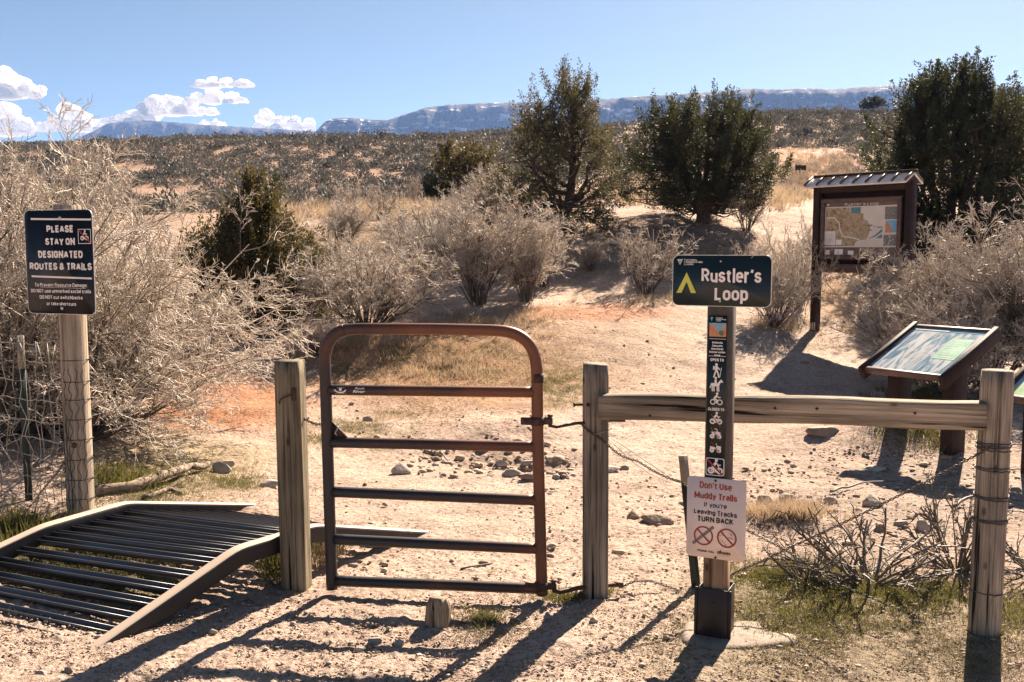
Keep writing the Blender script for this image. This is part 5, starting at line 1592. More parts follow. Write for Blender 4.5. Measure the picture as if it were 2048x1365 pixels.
# ------------------------------------------------------------------ kiosk
KY = R(50); KW = np.array([math.cos(KY), -math.sin(KY), 0]); KB = np.array([math.sin(KY), math.cos(KY), 0]); KN = -KB
KO = np.array([4.30, 13.8, 0.]); kz = gz(KO[0], KO[1]); KS = 1.36
KI = thing('map_kiosk', 'brown trailhead kiosk with a slatted roof and a trail map behind glass', 'information kiosk', (KO[0] + KW[0] * KS / 2, KO[1] + KW[1] * KS / 2, kz), None, -KY)
kl = lambda x, y, off=0.: (lambda q: (np.dot(q, KW), q[2]))(onplane(x, y, KO + KN * off, KN) - KO)
ztop_k = kl(1640, 372)[1]
for s_ in (0, KS):
    c = KO + KW * s_; zb = gz(c[0], c[1])
    mb = MB(); mb.box(c + UP * (zb - .2 + ztop_k) / 2, (.095, .13, ztop_k - zb + .2), X=KW, Y=KB, bev=.008); mb.build('post', M['brown_paint'], KI)
    if s_ == 0:
        mb = MB()
        for dx in (-.035, .0, .035): mb.box(c + KW * dx + KN * .068 + UP * (zb + .05), (.018, .004, .11), X=KW, Y=KB)
        mb.build('post_foot', M['paper'], KI)
zb0 = kl(1640, 545)[1]; zb1 = kl(1640, 528)[1]; zf0 = kl(1650, 519)[1]; zf1 = kl(1652, 399)[1]
cK = KO + KW * KS / 2
mb = MB(); mb.box(cK + UP * (zb0 + zb1) / 2, (KS - .10, .10, zb1 - zb0), X=KW, Y=KB, bev=.006); mb.build('lower_beam', M['brown_light'], KI)
mb = MB(); mb.box(cK + UP * (ztop_k - .05), (KS - .10, .10, .12), X=KW, Y=KB, bev=.006); mb.build('upper_beam', M['brown_paint'], KI)
mb = MB(); mb.box(cK + KB * .03 + UP * (zb1 + ztop_k - .1) / 2, (KS - .10, .02, ztop_k - .1 - zb1), X=KW, Y=KB); mb.build('backboard', M['brown_paint'], KI)
f0, f1 = .075, KS - .10; fw = .055
mb = MB()
mb.box(KO + KW * (f0 + f1) / 2 + KN * .035 + UP * (zf0 + fw / 2), (f1 - f0, .06, fw), X=KW, Y=KB, bev=.005); mb.box(KO + KW * (f0 + f1) / 2 + KN * .035 + UP * (zf1 - fw / 2), (f1 - f0, .06, fw), X=KW, Y=KB, bev=.005)
for s_ in (f0 + fw / 2, f1 - fw / 2): mb.box(KO + KW * s_ + KN * .033 + UP * (zf0 + zf1) / 2, (fw, .056, zf1 - zf0 - 2 * fw), X=KW, Y=KB, bev=.005)
mb.build('map_frame', M['brown_light'], KI)
m0, m1, mz0, mz1 = f0 + fw, f1 - fw, zf0 + fw, zf1 - fw
FK = (KO + KW * m0 + KN * .025 + UP * mz0, KW, UP, KN); mw, mh = m1 - m0, mz1 - mz0
K = lambda a, b: (a * mw, (1 - b) * mh)   # from top-left fractions
mb = MB(); shape(mb, [K(0, 1), K(1, 1), K(1, 0), K(0, 0)], FK, 0); MP = mb.build('map_poster', M['map_brown'], KI)
mb = MB(); shape(mb, [K(.0, .84), K(1, .84), K(1, .08), K(.0, .08)], FK, .001); mb.build('map_sheet', M['paper'], MP)
mb = MB(); shape(mb, [K(.01, .82), K(.42, .82), K(.45, .73), K(.58, .73), K(.62, .60), K(.64, .46), K(.6, .36), K(.54, .32), K(.54, .22), K(.36, .19), K(.34, .10), K(.01, .10)], FK, .002); mb.build('map_relief', M['relief'], MP)
mb = MB(); line(mb, [K(.02, .28), K(.14, .29), K(.20, .38), K(.22, .52), K(.26, .64), K(.36, .66), K(.44, .68), K(.52, .73), K(.60, .71), K(.72, .66), K(.80, .58)], .02, FK, .003)
mb.build('river', M['paper'], MP)
mb = MB(); shape(mb, [K(.62, .68), K(.80, .68), K(.80, .50), K(.71, .62)], FK, .0035); shape(mb, [K(.36, .10), K(.50, .10), K(.50, .21), K(.37, .21)], FK, .0035); mb.build('map_water', M['map_blue'], MP)
mb = MB()
shape(mb, [K(.0, .80), K(.155, .80), K(.155, .54), K(.0, .54)], FK, .004); shape(mb, [K(.165, .80), K(.25, .80), K(.25, .70), K(.165, .70)], FK, .004)
for (a, b, c_, d) in ((.01, .985, .08, .90), (.15, .985, .27, .88), (.34, .985, .42, .91)): shape(mb, [K(a, b), K(c_, b), K(c_, d), K(a, d)], FK, .004)
mb.build('map_legend', M['white'], MP)
mb = MB()
for (a, b, c_, d) in ((.83, .34, .99, .11), (.82, .82, .99, .62)): shape(mb, [K(a, b), K(c_, b), K(c_, d), K(a, d)], FK, .004)
for q in range(9):
    yy = .575 + .022 * q; line(mb, [K(.012, yy), K(.14, yy)], .003, FK, .005)
for (a, b) in ((.60, .44), (.60, .53), (.74, .48)): line(mb, [K(a, b), K(a + .06, b)], .014, FK, .005)
line(mb, [K(.64, .45), K(.76, .48)], .004, FK, .0055)
for q in range(4): line(mb, [K(.56, .95 - .018 * q), K(.97, .95 - .018 * q)], .003, FK, .005)
mb.build('map_photos', M['grey_print'], MP)
mb = MB(); shape(mb, [K(.84, .58), K(.99, .58), K(.99, .36), K(.84, .36)], FK, .004); mb.build('map_photos', M['skyblue'], MP)
mb = MB(); shape(mb, [K(.84, .58), K(.95, .58), K(.90, .45), K(.86, .38), K(.84, .38)], FK, .005); mb.build('map_photos', M['orange'], MP)
mb = MB(); fit_text(mb, "Rustler's Loop", K(.27, 0)[0], K(.74, 0)[0], K(0, .065)[1], K(0, .015)[1], FK, bold=.01, off=.004, shear=.2)
shape(mb, [K(.02, .02), K(.04, .07), K(.06, .02)], FK, .004)
line(mb, [K(0, .083), K(1, .083)], .006, FK, .005); line(mb, [K(0, .842), K(1, .842)], .006, FK, .005)
mb.build('map_lettering', M['paper'], MP)
# roof
rz1 = kl(1640, 357)[1]; rid = KO + UP * rz1
ea = .22; drop = .125
mb = MB(); RS0, RS1 = -.10, KS + .04
for sgn in (1, -1):
    a = KO + KW * RS0 + UP * rz1; b = KO + KW * RS1 + UP * rz1
    c = b + KN * ea * sgn - UP * drop; d = a + KN * ea * sgn - UP * drop
    th = np.array([0, 0, -.018])
    mb.add([a, b, c, d, a + th, b + th, c + th, d + th], [[3, 2, 1, 0], [4, 5, 6, 7], [2, 3, 7, 6], [0, 4, 7, 3], [1, 2, 6, 5]] if sgn > 0 else [[0, 1, 2, 3], [7, 6, 5, 4], [6, 7, 3, 2], [3, 7, 4, 0], [5, 6, 2, 1]])
RO = mb.build('roof', M['roof'], KI)
mb = MB()
for s_ in np.linspace(RS0 + .01, RS1 - .01, 9):
    for sgn in (1, -1):
        a = KO + KW * s_ + UP * (rz1 + .012) + KN * sgn * .02; b = a + KN * (ea - .02) * sgn - UP * drop * .98
        mb.sweep([a, b], np.array([(-.009, -.006), (.009, -.006), (.009, .020), (-.009, .020)]))
mb.build('roof_seam', M['brown_light'], RO)
mb = MB(); mb.box(KO + KW * KS / 2 + UP * (rz1 + .022), (RS1 - RS0, .07, .035), X=KW, Y=KB, bev=.005); mb.build('ridge_cap', M['brown_paint'], RO)
for s_ in (RS0 + .02, RS1 - .02):
    mb = MB(); c = KO + KW * s_; mb.add([c + UP * (rz1 - .01), c + KN * (ea - .01) - UP * (drop + .01 - rz1), c + KB * (ea - .01) + UP * (rz1 - drop - .01)], [[0, 1, 2]]); mb.build('gable', M['brown_paint'], RO)

# ------------------------------------------------------------------ sloping interpretive panels
def interp(label, LL, yaw, tilt, wdt, dep, mats, group):
    W_ = np.array([math.cos(yaw), -math.sin(yaw), 0]); Bk = np.array([math.sin(yaw), math.cos(yaw), 0])
    U_ = Bk * math.sin(tilt) + UP * math.cos(tilt); N_ = np.cross(W_, U_)
    LL = np.asarray(LL, float); ctr = LL + W_ * wdt / 2 + U_ * dep / 2
    zg = gz(ctr[0], ctr[1])
    T_ = thing('panel_stand', label, 'information panel', (ctr[0], ctr[1], zg), group, -yaw)
    fr = (LL, W_, U_, N_)
    mb = MB(); shape(mb, [(0, 0), (wdt, 0), (wdt, dep), (0, dep)], fr, 0.); pn = mb.build('panel', mats[0], T_)
    mb = MB(); shape(mb, [(.012, dep * .93), (wdt - .012, dep * .93), (wdt - .012, dep - .004), (.012, dep - .004)], fr, .0015); mb.build('header_band', mats[1], pn)
    mb = MB(); shape(mb, [(wdt * .64, dep * .33), (wdt * .93, dep * .33), (wdt * .93, dep * .80), (wdt * .64, dep * .80)], fr, .0015); mb.build('picture', M['panel_green'], pn)
    mb = MB()
    for q in range(8): line(mb, [(wdt * .67, dep * (.38 + .05 * q)), (wdt * (.90 - .03 * (q % 3)), dep * (.38 + .05 * q))], .004, fr, .0025)
    mb.build('printed_lines', M['grey_print'], pn); mb = MB()
    for q in range(6): line(mb, [(wdt * .30, dep * (.3 + .03 * q)), (wdt * .55, dep * (.3 + .03 * q))], .0035, fr, .0025)
    mb.build('printed_lines', M['grey_print'], pn); mb = MB()
    line(mb, [(wdt * .05, dep * .955), (wdt * .5, dep * .955)], .014, fr, .0025)
    mb.build('title_line', M['white'], pn)
    mb = MB()
    for x in (-.02, wdt + .02):
        mb.box(LL + W_ * x + U_ * dep / 2 - N_ * .03, (.045, dep + .12, .11), X=W_, Y=U_, Z=N_, bev=.006)
        mb.build('side_bar', M['brown_paint'], T_); mb = MB()
    for y in (-.017, dep + .017):
        mb.box(LL + W_ * wdt / 2 + U_ * y - N_ * .012, (wdt, .034, .05), X=W_, Y=U_, Z=N_, bev=.004)
        mb.build('edge_bar', M['brown_light'], T_); mb = MB()
    mb.box(LL + W_ * wdt / 2 + U_ * dep / 2 - N_ * .022, (wdt - .02, dep - .01, .03), X=W_, Y=U_, Z=N_); mb.build('tray', M['brown_paint'], T_)
    for x in (.09, wdt - .09):
        c = LL + W_ * x + U_ * dep * .5
        zt_ = c[2] - .05; z0 = gz(c[0], c[1]) - .2
        mb = MB(); mb.box(np.array([c[0], c[1], (zt_ + z0) / 2]), (.10, .19, zt_ - z0), X=W_, Y=Bk, bev=.006); mb.build('leg', M['brown_paint'], T_)
    return T_


interp('brown sloping panel stand with a bluish print right of the trail, fully in view', (2.857, 7.8, .709), R(55.5), R(65), .66, .70, [M['panel_print'], M['panel_blue']], None)
interp('brown sloping panel stand with a green landscape print cut by the right edge', at(2010, 790, 6.9), R(55.5), R(62), .66, .62, [M['panel_land'], M['panel_green']], None)

# far little sign
fp = at(1600, 366, 58.); fpz = gz(fp[0], fp[1])
FSg = thing('trail_sign', 'tiny dark signboard on posts far up the bare slope', 'sign', (fp[0], fp[1], fpz))
for px_ in (1591.5, 1599.5):
    q = at(px_, 350, 58.); mb = MB(); mb.box((q[0], 58, (fpz - .3 + at(1600, 329, 58)[2]) / 2), (.07, .07, at(1600, 329, 58)[2] - fpz + .3), bev=.01); mb.build('post', M['brown_paint'], FSg)
a, b = at(1591.5, 341, 58.), at(1612, 331, 58.); mb = MB(); mb.box(((a[0] + b[0]) / 2, 57.93, (a[2] + b[2]) / 2), (b[0] - a[0], .05, b[2] - a[2]), bev=.01); mb.build('board', M['brown_paint'], FSg)
a, b = at(1589.5, 352, 57.8), at(1600.5, 349, 57.8); mb = MB(); mb.box(((a[0] + b[0]) / 2, 57.75, (a[2] + b[2]) / 2), (b[0] - a[0], .35, .05), bev=.01); mb.build('shelf', M['brown_light'], FSg)

# ================================================================== VEGETATION
def branch_level(P0, D, L, r0, rng, k, wander, grav):
    """polylines: returns pts (N,k+1,3), dirs (N,k,3)"""
    N = len(P0); pts = np.zeros((N, k + 1, 3)); pts[:, 0] = P0; d = D.copy(); dirs = np.zeros((N, k, 3))
    for i in range(k):
        d = d + rng.normal(0, wander, (N, 3)); d[:, 2] += grav
        d /= np.linalg.norm(d, axis=1)[:, None]
        dirs[:, i] = d; pts[:, i + 1] = pts[:, i] + d * (L / k)[:, None]
    return pts, dirs


def children(pts, dirs, L, nper, rng, spread, tmin, lratio):
    N, k = dirs.shape[:2]
    idx = np.repeat(np.arange(N), nper); n = len(idx)
    t = rng.uniform(tmin, 1, n) * k; i = np.minimum(t.astype(int), k - 1); f = t - i
    P = pts[idx, i] * (1 - f[:, None]) + pts[idx, i + 1] * f[:, None]
    d = dirs[idx, i]; q = rng.normal(size=(n, 3)); q -= d * (q * d).sum(1)[:, None]; q /= np.linalg.norm(q, axis=1)[:, None]
    sp_ = rng.uniform(.5, 1.2, n) * spread
    D = d * np.cos(sp_)[:, None] + q * np.sin(sp_)[:, None]
    Lc = L[idx] * lratio * rng.uniform(.5, 1.2, n) * (1.25 - .6 * (t / k))
    return P, D, Lc


def shrub_mesh(seed, h, spread, nstem, nper=(7, 7), fuzz=6, fuzzlen=.07, stem_r=.008, twig_r=.0022, lean=(0, 0), grav=.03, stemdark=True, wander=.10, minang=.05):
    rng = np.random.default_rng(seed)
    a = rng.uniform(0, 2 * PI, nstem); th = rng.uniform(minang, 1, nstem) ** .8 * spread
    D = np.stack([np.sin(th) * np.cos(a) + lean[0], np.sin(th) * np.sin(a) + lean[1], np.cos(th)], 1); D /= np.linalg.norm(D, axis=1)[:, None]
    P0 = np.stack([np.cos(a), np.sin(a), 0 * a], 1) * (rng.uniform(0, .09, nstem) * h)[:, None]; P0[:, 2] = -.03
    L = h * rng.uniform(.6, 1.08, nstem)
    mb = MB()
    pts, dirs = branch_level(P0, D, L, stem_r, rng, 6, wander, grav)
    k = 6; rads = np.linspace(stem_r, twig_r * 1.4, k + 1)
    for i in range(k): mb.segs(pts[:, i], pts[:, i + 1], np.full(nstem, rads[i]), np.full(nstem, rads[i + 1]), 4 if i < 3 else 3, 1 if i < 4 else 0)
    P, D1, L1 = children(pts, dirs, L, nper[0], rng, .75, .25, .42)
    p1, d1 = branch_level(P, D1, L1, 0, rng, 4, wander * 1.5, grav)
    for i in range(4): mb.segs(p1[:, i], p1[:, i + 1], np.full(len(P), twig_r * (1.7 - .25 * i)), np.full(len(P), twig_r * (1.45 - .25 * i)), 3, 1 if i < 3 else 0)
    P, D2, L2 = children(p1, d1, L1, nper[1], rng, .8, .25, .45)
    p2, d2 = branch_level(P, D2, L2, 0, rng, 3, wander * 2, grav)
    for i in range(3): mb.segs(p2[:, i], p2[:, i + 1], np.full(len(P), twig_r), np.full(len(P), twig_r * .85), 3, 0)
    if fuzz:
        P, D3, L3 = children(p2, d2, L2, fuzz, rng, .9, .2, 1.)
        L3 = fuzzlen * rng.uniform(.5, 1.3, len(P))
        mb.segs(P, P + D3 * L3[:, None], np.full(len(P), twig_r * .85), np.full(len(P), twig_r * .6), 3, 0)
    return mb


def shrub(mb, name, label, loc_, mats=None, group=None, rz=0., sc=1., cat='shrub'):
    o = mb.build(name, mats or [M['twig'], M['twig_stem']]); o.location = loc_; o.rotation_euler = (0, 0, rz); o.scale = (sc,) * 3 if np.isscalar(sc) else sc
    return tag(o, label, cat, group)


def copy_at(o, label, loc_, rz=0., sc=1.):
    c = o.copy(); C.objects.link(c); c.location = loc_; c.rotation_euler = (0, 0, rz); c.scale = (sc,) * 3 if np.isscalar(sc) else sc
    c['label'] = label; return c


GB = 'bare twiggy desert shrubs'
def gpos(px_, Y):
    x = (px_ - 1024) / F * Y * 1.0; return np.array([x, Y, gz(x, Y) - .02])


# large bare shrubs on the left
tw = [M['twig'], M['twig_stem']]
A1 = shrub(shrub_mesh(11, 2.0, 1.15, 54, (10, 8), 6, .06, .013, .0029, grav=.0), 'bare_shrub', 'huge tangle of bare tan twigs right behind the black rules sign', gpos(135, 7.6), tw, GB)
copy_at(A1, 'tall bare twig tangle filling the left edge of the photo behind the wire fence', gpos(-20, 7.4), 1.9, (1., 1., 1.05))
A2 = shrub(shrub_mesh(12, 2.35, .62, 34, (9, 8), 6, .06, .012, .0030, grav=.01), 'bare_shrub', 'tallest bare shrub at the far left reaching above the skyline', gpos(40, 8.8), tw, GB, 0, (.85, .85, .80))
copy_at(A2, 'bare twig thicket between the tall left shrub and the olive juniper', gpos(150, 9.4), 2.4, (.85, .85, .62))
copy_at(A1, 'lower bare shrub with drooping branches at the right end of the left thicket', gpos(215, 8.2), 4.1, (.62, .62, .46))
copy_at(A2, 'bare shrub with pale tips rising over the top of the black sign', gpos(120, 9.6), 1.1, (.8, .8, .66))
# mid shrubs
Bm = shrub(shrub_mesh(13, 1.45, .98, 60, (6, 6), 5, .065, .010, .0034, grav=.0), 'bare_shrub', 'wide domed bare shrub with a dark stem base behind the top of the gate', gpos(735, 12.6), tw, GB, 0, (.98, .98, .88))
Cm = shrub(shrub_mesh(14, 1.5, .42, 34, (8, 7), 5, .07, .012, .0039, grav=.02), 'bare_shrub', 'upright bare shrub above the middle of the gate top bar', gpos(955, 14.0), tw, GB)
copy_at(Cm, 'narrow dark-stemmed bare shrub at the upper right corner of the gate', gpos(1052, 14.2), 2.2, (.72, .72, .82))
copy_at(Bm, 'bare shrub between the big domed shrub and the upright one, farther back', gpos(850, 16.5), 2.0, (.8, .8, .8))
copy_at(Bm, 'bare shrub at the foot of the olive juniper left of the domed shrub', gpos(640, 11.6), 3.6, (.38, .38, .36))
copy_at(Cm, 'bare shrub half hidden below the tall open juniper', gpos(1085, 15.5), 4.4, (.7, .7, .75))
copy_at(Cm, 'bare shrub at the left side of the tall open juniper foot', gpos(975, 20.5), 1.4, (.9, .9, .85))
Em = shrub(shrub_mesh(15, 1.05, .75, 26, (6, 4), 2, .08, .008, .0034, grav=.03), 'bare_shrub', 'sparse thin-stemmed shrub in front of the large juniper shadow', gpos(1292, 15.2), tw, GB)
Fm_ = copy_at(Bm, 'bare shrub just right of the green name sign', gpos(1548, 13.8), .6, (.58, .58, .95))
copy_at(Em, 'thin twiggy shrub against the left post of the kiosk', gpos(1602, 15.0), 2.6, (.6, .6, 1.25))
copy_at(Em, 'dark-stemmed bare bush beside the trunk of the round juniper', gpos(1490, 19.6), 1.0, (.8, .8, .95))
Gm = shrub(shrub_mesh(16, 1.75, .70, 42, (9, 8), 6, .055, .011, .0033, grav=.03), 'bare_shrub', 'pale bristly shrub overlapping the right end of the kiosk', gpos(1838, 11.2), [M['twig_pale'], M['twig_stem']], GB, 0, (.88, .88, .84))
copy_at(Gm, 'pale bristly shrub behind the sloping panel near the right edge', gpos(1985, 10.6), 1.8, (.95, .95, .93))
copy_at(Gm, 'pale bristly shrub cut off by the right edge of the photo', gpos(2110, 10.2), 3.1, (1., 1., 1.))
copy_at(Gm, 'low pale shrub between kiosk and sloping panel', gpos(1905, 9.9), 4.0, (.62, .62, .58))
copy_at(Em, 'low grey bush on the dark eroded bank left of the domed shrub', gpos(560, 19.), 1.2, (1.0, 1.0, .8))
copy_at(Em, 'low grey bush on the dark eroded bank above the domed shrub', gpos(800, 20.5), 2.7, (1.1, 1.1, .75))
copy_at(Bm, 'grey bush at the foot of the eroded bank behind the gate', gpos(700, 17.), 4.7, (.6, .6, .6))
for q_, (a_, b_, c_, d_) in enumerate(((640, 15.5, .55, 'grey bush in the dip just right of the olive juniper'), (690, 21., .8, 'grey bush on the bank below the left end of the terrace'), (880, 18., .62, 'grey bush on the bank between the two middle shrubs'), (920, 19.5, .7, 'grey bush on the bank left of the tall open juniper'), (1030, 17., .55, 'grey bush on the bank in front of the tall open juniper'), (1180, 16.4, .45, 'small grey bush at the left end of the big juniper shadow'))):
    copy_at(Cm if q_ % 2 else Bm, d_, gpos(a_, b_), 1.7 * q_, (c_, c_, c_ * (.8 if q_ % 2 else .95)))
copy_at(Em, 'small round bare bush on the straw-coloured terrace edge', gpos(765, 25.5), 0.4, (.85, .85, .9))
copy_at(Em, 'bare bush at the left end of the straw-coloured terrace', gpos(697, 30.), 1.4, (.9, .9, .95))
copy_at(Em, 'leaning bare bush on the terrace left of the two small junipers', gpos(830, 29.), 2.2, (.45, .45, 1.0))
copy_at(Em, 'bare bush below the small juniper on the terrace', gpos(935, 23.), 3.0, (.8, .8, .85))
# dry dead brush near the right post
Hm = shrub(shrub_mesh(17, .52, 1.35, 30, (3, 2), 0, .05, .0080, .0034, grav=.01, wander=.15, minang=.25), 'dead_brush', 'sprawling pile of grey dead branches left of the wrapped right post', gl(1735, 1165), [M['brush'], M['brush']], 'grey dead brush piles', 0, (1.1, 1., .78), 'dead brush')
copy_at(Hm, 'grey dead branches leaning against the left side of the wrapped post', gl(1915, 1140), 2., (.6, .6, 1.15))
copy_at(Hm, 'grey dead branches at the right edge behind the wrapped post', gl(2075, 1150), 3.2, (.8, .8, .7))
copy_at(Hm, 'small dead twig tuft in the grass right of the footing slab', gl(1610, 1160), 4.2, (.55, .55, .5))


# junipers -----------------------------------------------------------
def juniper(name, label, base, h, prof, mats, seed, nclump, leaves, cw, trunk_r, nlimb=7, leafL=.075, leafW=.030, forkz=.12, flat_=1., up=.5, gap=.0, group='junipers around the trailhead', shape_=None):
    """prof: list of (height fraction, radius m)"""
    rng = np.random.default_rng(seed)
    base = np.array(base, float)
    T_ = thing(name, label, 'juniper tree', base, group)
    pr_ = np.array(prof)
    # clump centres in the envelope, biased to the outside
    cs = []
    while len(cs) < nclump:
        t = rng.uniform(pr_[0, 0], pr_[-1, 0]); a = rng.uniform(0, 2 * PI)
        Rm = np.interp(t, pr_[:, 0], pr_[:, 1])
        lob = 1 + .30 * float(fbm(np.array(math.cos(a) * 1.3 + seed), np.array(math.sin(a) * 1.3 + t * 3.2), 3))
        if rng.uniform() > (Rm / pr_[:, 1].max()) ** 1.2 + .12: continue
        rr_ = math.sqrt(rng.uniform(.04, 1)) * Rm * lob
        p = np.array([rr_ * math.cos(a), rr_ * math.sin(a) * flat_, t * h])
        if gap and fbm(np.array(p[0] * 1.5 + seed), np.array(p[2] * 1.5 + p[1]), 2) < gap - .5: continue
        cs.append(p)
    cs = np.array(cs)
    # trunk and limbs
    mb = MB()
    tp = [np.array([0, 0, -.2])]; q = np.array([0, 0, 0.]); dr = rng.normal(0, .05, 2)
    top = h * (.72 if shape_ == 'cone' else .35)
    for z in np.linspace(0, top, 9): tp.append(np.array([dr[0] * z * 2 + .05 * math.sin(z * 2.2 + seed), dr[1] * z * 2, z]))
    tr = np.concatenate([[trunk_r * 1.35], np.linspace(trunk_r * 1.2, trunk_r * .35, 9)])
    mb.tube(np.array(tp) + base, tr, 9)
    tpa = np.array(tp[1:])
    limb_pts = []
    for i in range(nlimb):
        a = 2 * PI * i / nlimb + rng.uniform(-.3, .3)
        z0 = h * rng.uniform(.02, forkz) if shape_ != 'cone' else h * rng.uniform(.06, .62)
        s0 = np.array([np.interp(z0, tpa[:, 2], tpa[:, 0]), np.interp(z0, tpa[:, 2], tpa[:, 1]), z0])
        if shape_ == 'cone':
            tz = min(.95, z0 / h + rng.uniform(.08, .3))
        else:
            tz = rng.uniform(.55, .93)
        Rm = np.interp(tz, pr_[:, 0], pr_[:, 1]) * rng.uniform(.45, .8)
        e0 = np.array([Rm * math.cos(a), Rm * math.sin(a) * flat_, tz * h])
        m_ = (s0 + e0) / 2 + np.array([math.cos(a), math.sin(a) * flat_, 0]) * Rm * .22 + np.array([0, 0, -.06 * h])
        tt = np.linspace(0, 1, 10)[:, None]
        P = (1 - tt) ** 2 * s0 + 2 * tt * (1 - tt) * m_ + tt ** 2 * e0 + rng.normal(0, .02, (10, 3))
        mb.tube(P + base, np.linspace(trunk_r * .5, trunk_r * .12, 10), 6); limb_pts.append(P)
    LP = np.concatenate(limb_pts + [tpa])
    # twigs from the nearest limb point lower down to each clump
    d = np.linalg.norm(LP[None] - cs[:, None], axis=2) + .8 * np.maximum(0, LP[None, :, 2] - cs[:, None, 2] + .05)
    src = LP[np.argmin(d, 1)]
    mid = (src + cs) / 2 + rng.normal(0, .06, cs.shape); mid[:, 2] -= .04
    mb.segs(src + base, mid + base, np.full(len(cs), trunk_r * .14), np.full(len(cs), trunk_r * .10), 4); mb.segs(mid + base, cs + base, np.full(len(cs), trunk_r * .10), np.full(len(cs), trunk_r * .05), 3)
    mb.build('trunk', M['bark'], T_)
    # foliage: elongated upward-pointing sprays
    nl = leaves
    idx = np.repeat(np.arange(len(cs)), nl)
    ax = cs - np.array([0, 0, h * .30]); ax[:, 1] /= flat_; ax /= np.linalg.norm(ax, axis=1)[:, None]; ax[:, 2] += up; ax /= np.linalg.norm(ax, axis=1)[:, None]
    ax = ax + rng.normal(0, .28, ax.shape); ax /= np.linalg.norm(ax, axis=1)[:, None]
    csz = cw * rng.uniform(.65, 1.3, len(cs))
    t = rng.beta(1.2, 1.6, len(idx)); lat = rng.normal(0, 1, (len(idx), 3)); lat -= ax[idx] * (lat * ax[idx]).sum(1)[:, None]
    wd = (1 - t) ** .8 * .24
    Pn = cs[idx] + ax[idx] * ((t - .3) * csz[idx] * 2.1)[:, None] + lat * (wd * csz[idx])[:, None]
    D = ax[idx] * .9 + lat * .55 + rng.normal(0, .35, lat.shape)
    mb = MB(); mb.leaves(Pn + base, D, leafL * rng.uniform(.6, 1.3, len(idx)), leafW * rng.uniform(.7, 1.3, len(idx)), rng)
    # inner denser dark leaves come from the same material
    mb.build('crown', mats, T_)
    return T_


def tpos(px_, py_, Y):
    p = at(px_, py_, Y); return np.array([p[0], Y, gz(p[0], Y) - .03])


juniper('juniper_tree', 'tall open-crowned juniper with thin top branches and a bare lower trunk', tpos(1122, 478, 18.4), 3.10, [(.04, 1.0), (.14, 1.15), (.30, 1.3), (.5, 1.15), (.68, .92), (.82, .68), (.92, .5), (1., .12)], M['jun_mid'], 31, 430, 115, .23, .10, 22, .046, .019, shape_='cone', up=.35, gap=.32)
juniper('juniper_tree', 'round spiky-topped juniper with a forked trunk throwing the big shadow', tpos(1405, 405, 20.), 2.42, [(.10, 1.0), (.22, 1.42), (.40, 1.5), (.6, 1.38), (.78, 1.22), (.92, 1.0), (1., .6)], M['jun_dark'], 32, 480, 160, .27, .14, 13, .047, .021, up=1.3, forkz=.14)
juniper('juniper_tree', 'largest dark juniper with a dense spiky crown at the right edge', tpos(1900, 480, 17.8), 3.55, [(.03, 1.1), (.15, 1.4), (.35, 1.5), (.55, 1.45), (.72, 1.25), (.88, .85), (1., .3)], M['jun_dark'], 33, 720, 170, .26, .14, 14, .048, .024, up=1.0)
juniper('juniper_tree', 'dark juniper crown beyond the largest one, half out of the frame', tpos(2075, 480, 19.5), 2.9, [(.03, 1.2), (.2, 1.6), (.5, 1.5), (.75, 1.2), (.9, .8), (1., .3)], M['jun_dark'], 34, 300, 110, .30, .14, 10, .05, .026, up=1.0)
juniper('juniper_tree', 'dense olive juniper with pointed tops standing behind the left shrubs', tpos(515, 690, 13.2), 2.0, [(.0, .80), (.15, .98), (.4, .84), (.6, .60), (.8, .36), (.92, .18), (1., .05)], M['jun_olive'], 35, 480, 150, .18, .07, 9, .040, .019, up=1.9)
juniper('juniper_tree', 'small olive juniper sticking out left of the dense one', tpos(410, 600, 14.2), 1.25, [(.0, .4), (.3, .55), (.6, .45), (.85, .3), (1., .1)], M['jun_olive'], 36, 120, 80, .18, .05, 6, .050, .024, up=1.2)
juniper('juniper_tree', 'low olive juniper lobe right of the dense pointed one', tpos(612, 600, 14.0), 1.15, [(.0, .35), (.3, .5), (.7, .35), (1., .1)], M['jun_olive'], 37, 100, 80, .18, .05, 6, .050, .024, up=1.2)
juniper('juniper_tree', 'mid-distance juniper left of the tall open one, the larger of two', tpos(925, 418, 32.), 2.1, [(.05, .7), (.3, 1.05), (.6, 1.1), (.85, .85), (1., .4)], M['jun_olive'], 38, 220, 80, .28, .09, 9, .08, .042, up=1.0)
juniper('juniper_tree', 'mid-distance small juniper left of its larger neighbour on the terrace', tpos(862, 415, 31.), 1.1, [(.0, .35), (.4, .5), (.8, .35), (1., .15)], M['jun_dark'], 39, 60, 60, .22, .05, 5, .065, .028, up=1.0)
juniper('juniper_tree', 'low wide juniper alone on the right hilltop skyline', (at(1745, 218, 134.)[0], 134., gz(at(1745, 218, 134.)[0], 150.) - .75), 1.2, [(.0, 1.5), (.4, 1.6), (.8, 1.1), (1., .6)], M['jun_dark'], 40, 150, 60, .22, .14, 7, .14, .07, up=.1)
juniper('juniper_tree', 'small dark juniper peeking out behind the olive pointed one', tpos(552, 395, 52.), 1.7, [(.0, .7), (.4, .8), (.8, .5), (1., .15)], M['jun_dark'], 41, 70, 60, .3, .07, 5, .09, .04, up=1.0)


# sagebrush on the hills ------------------------------------------------
rng = np.random.default_rng(55)


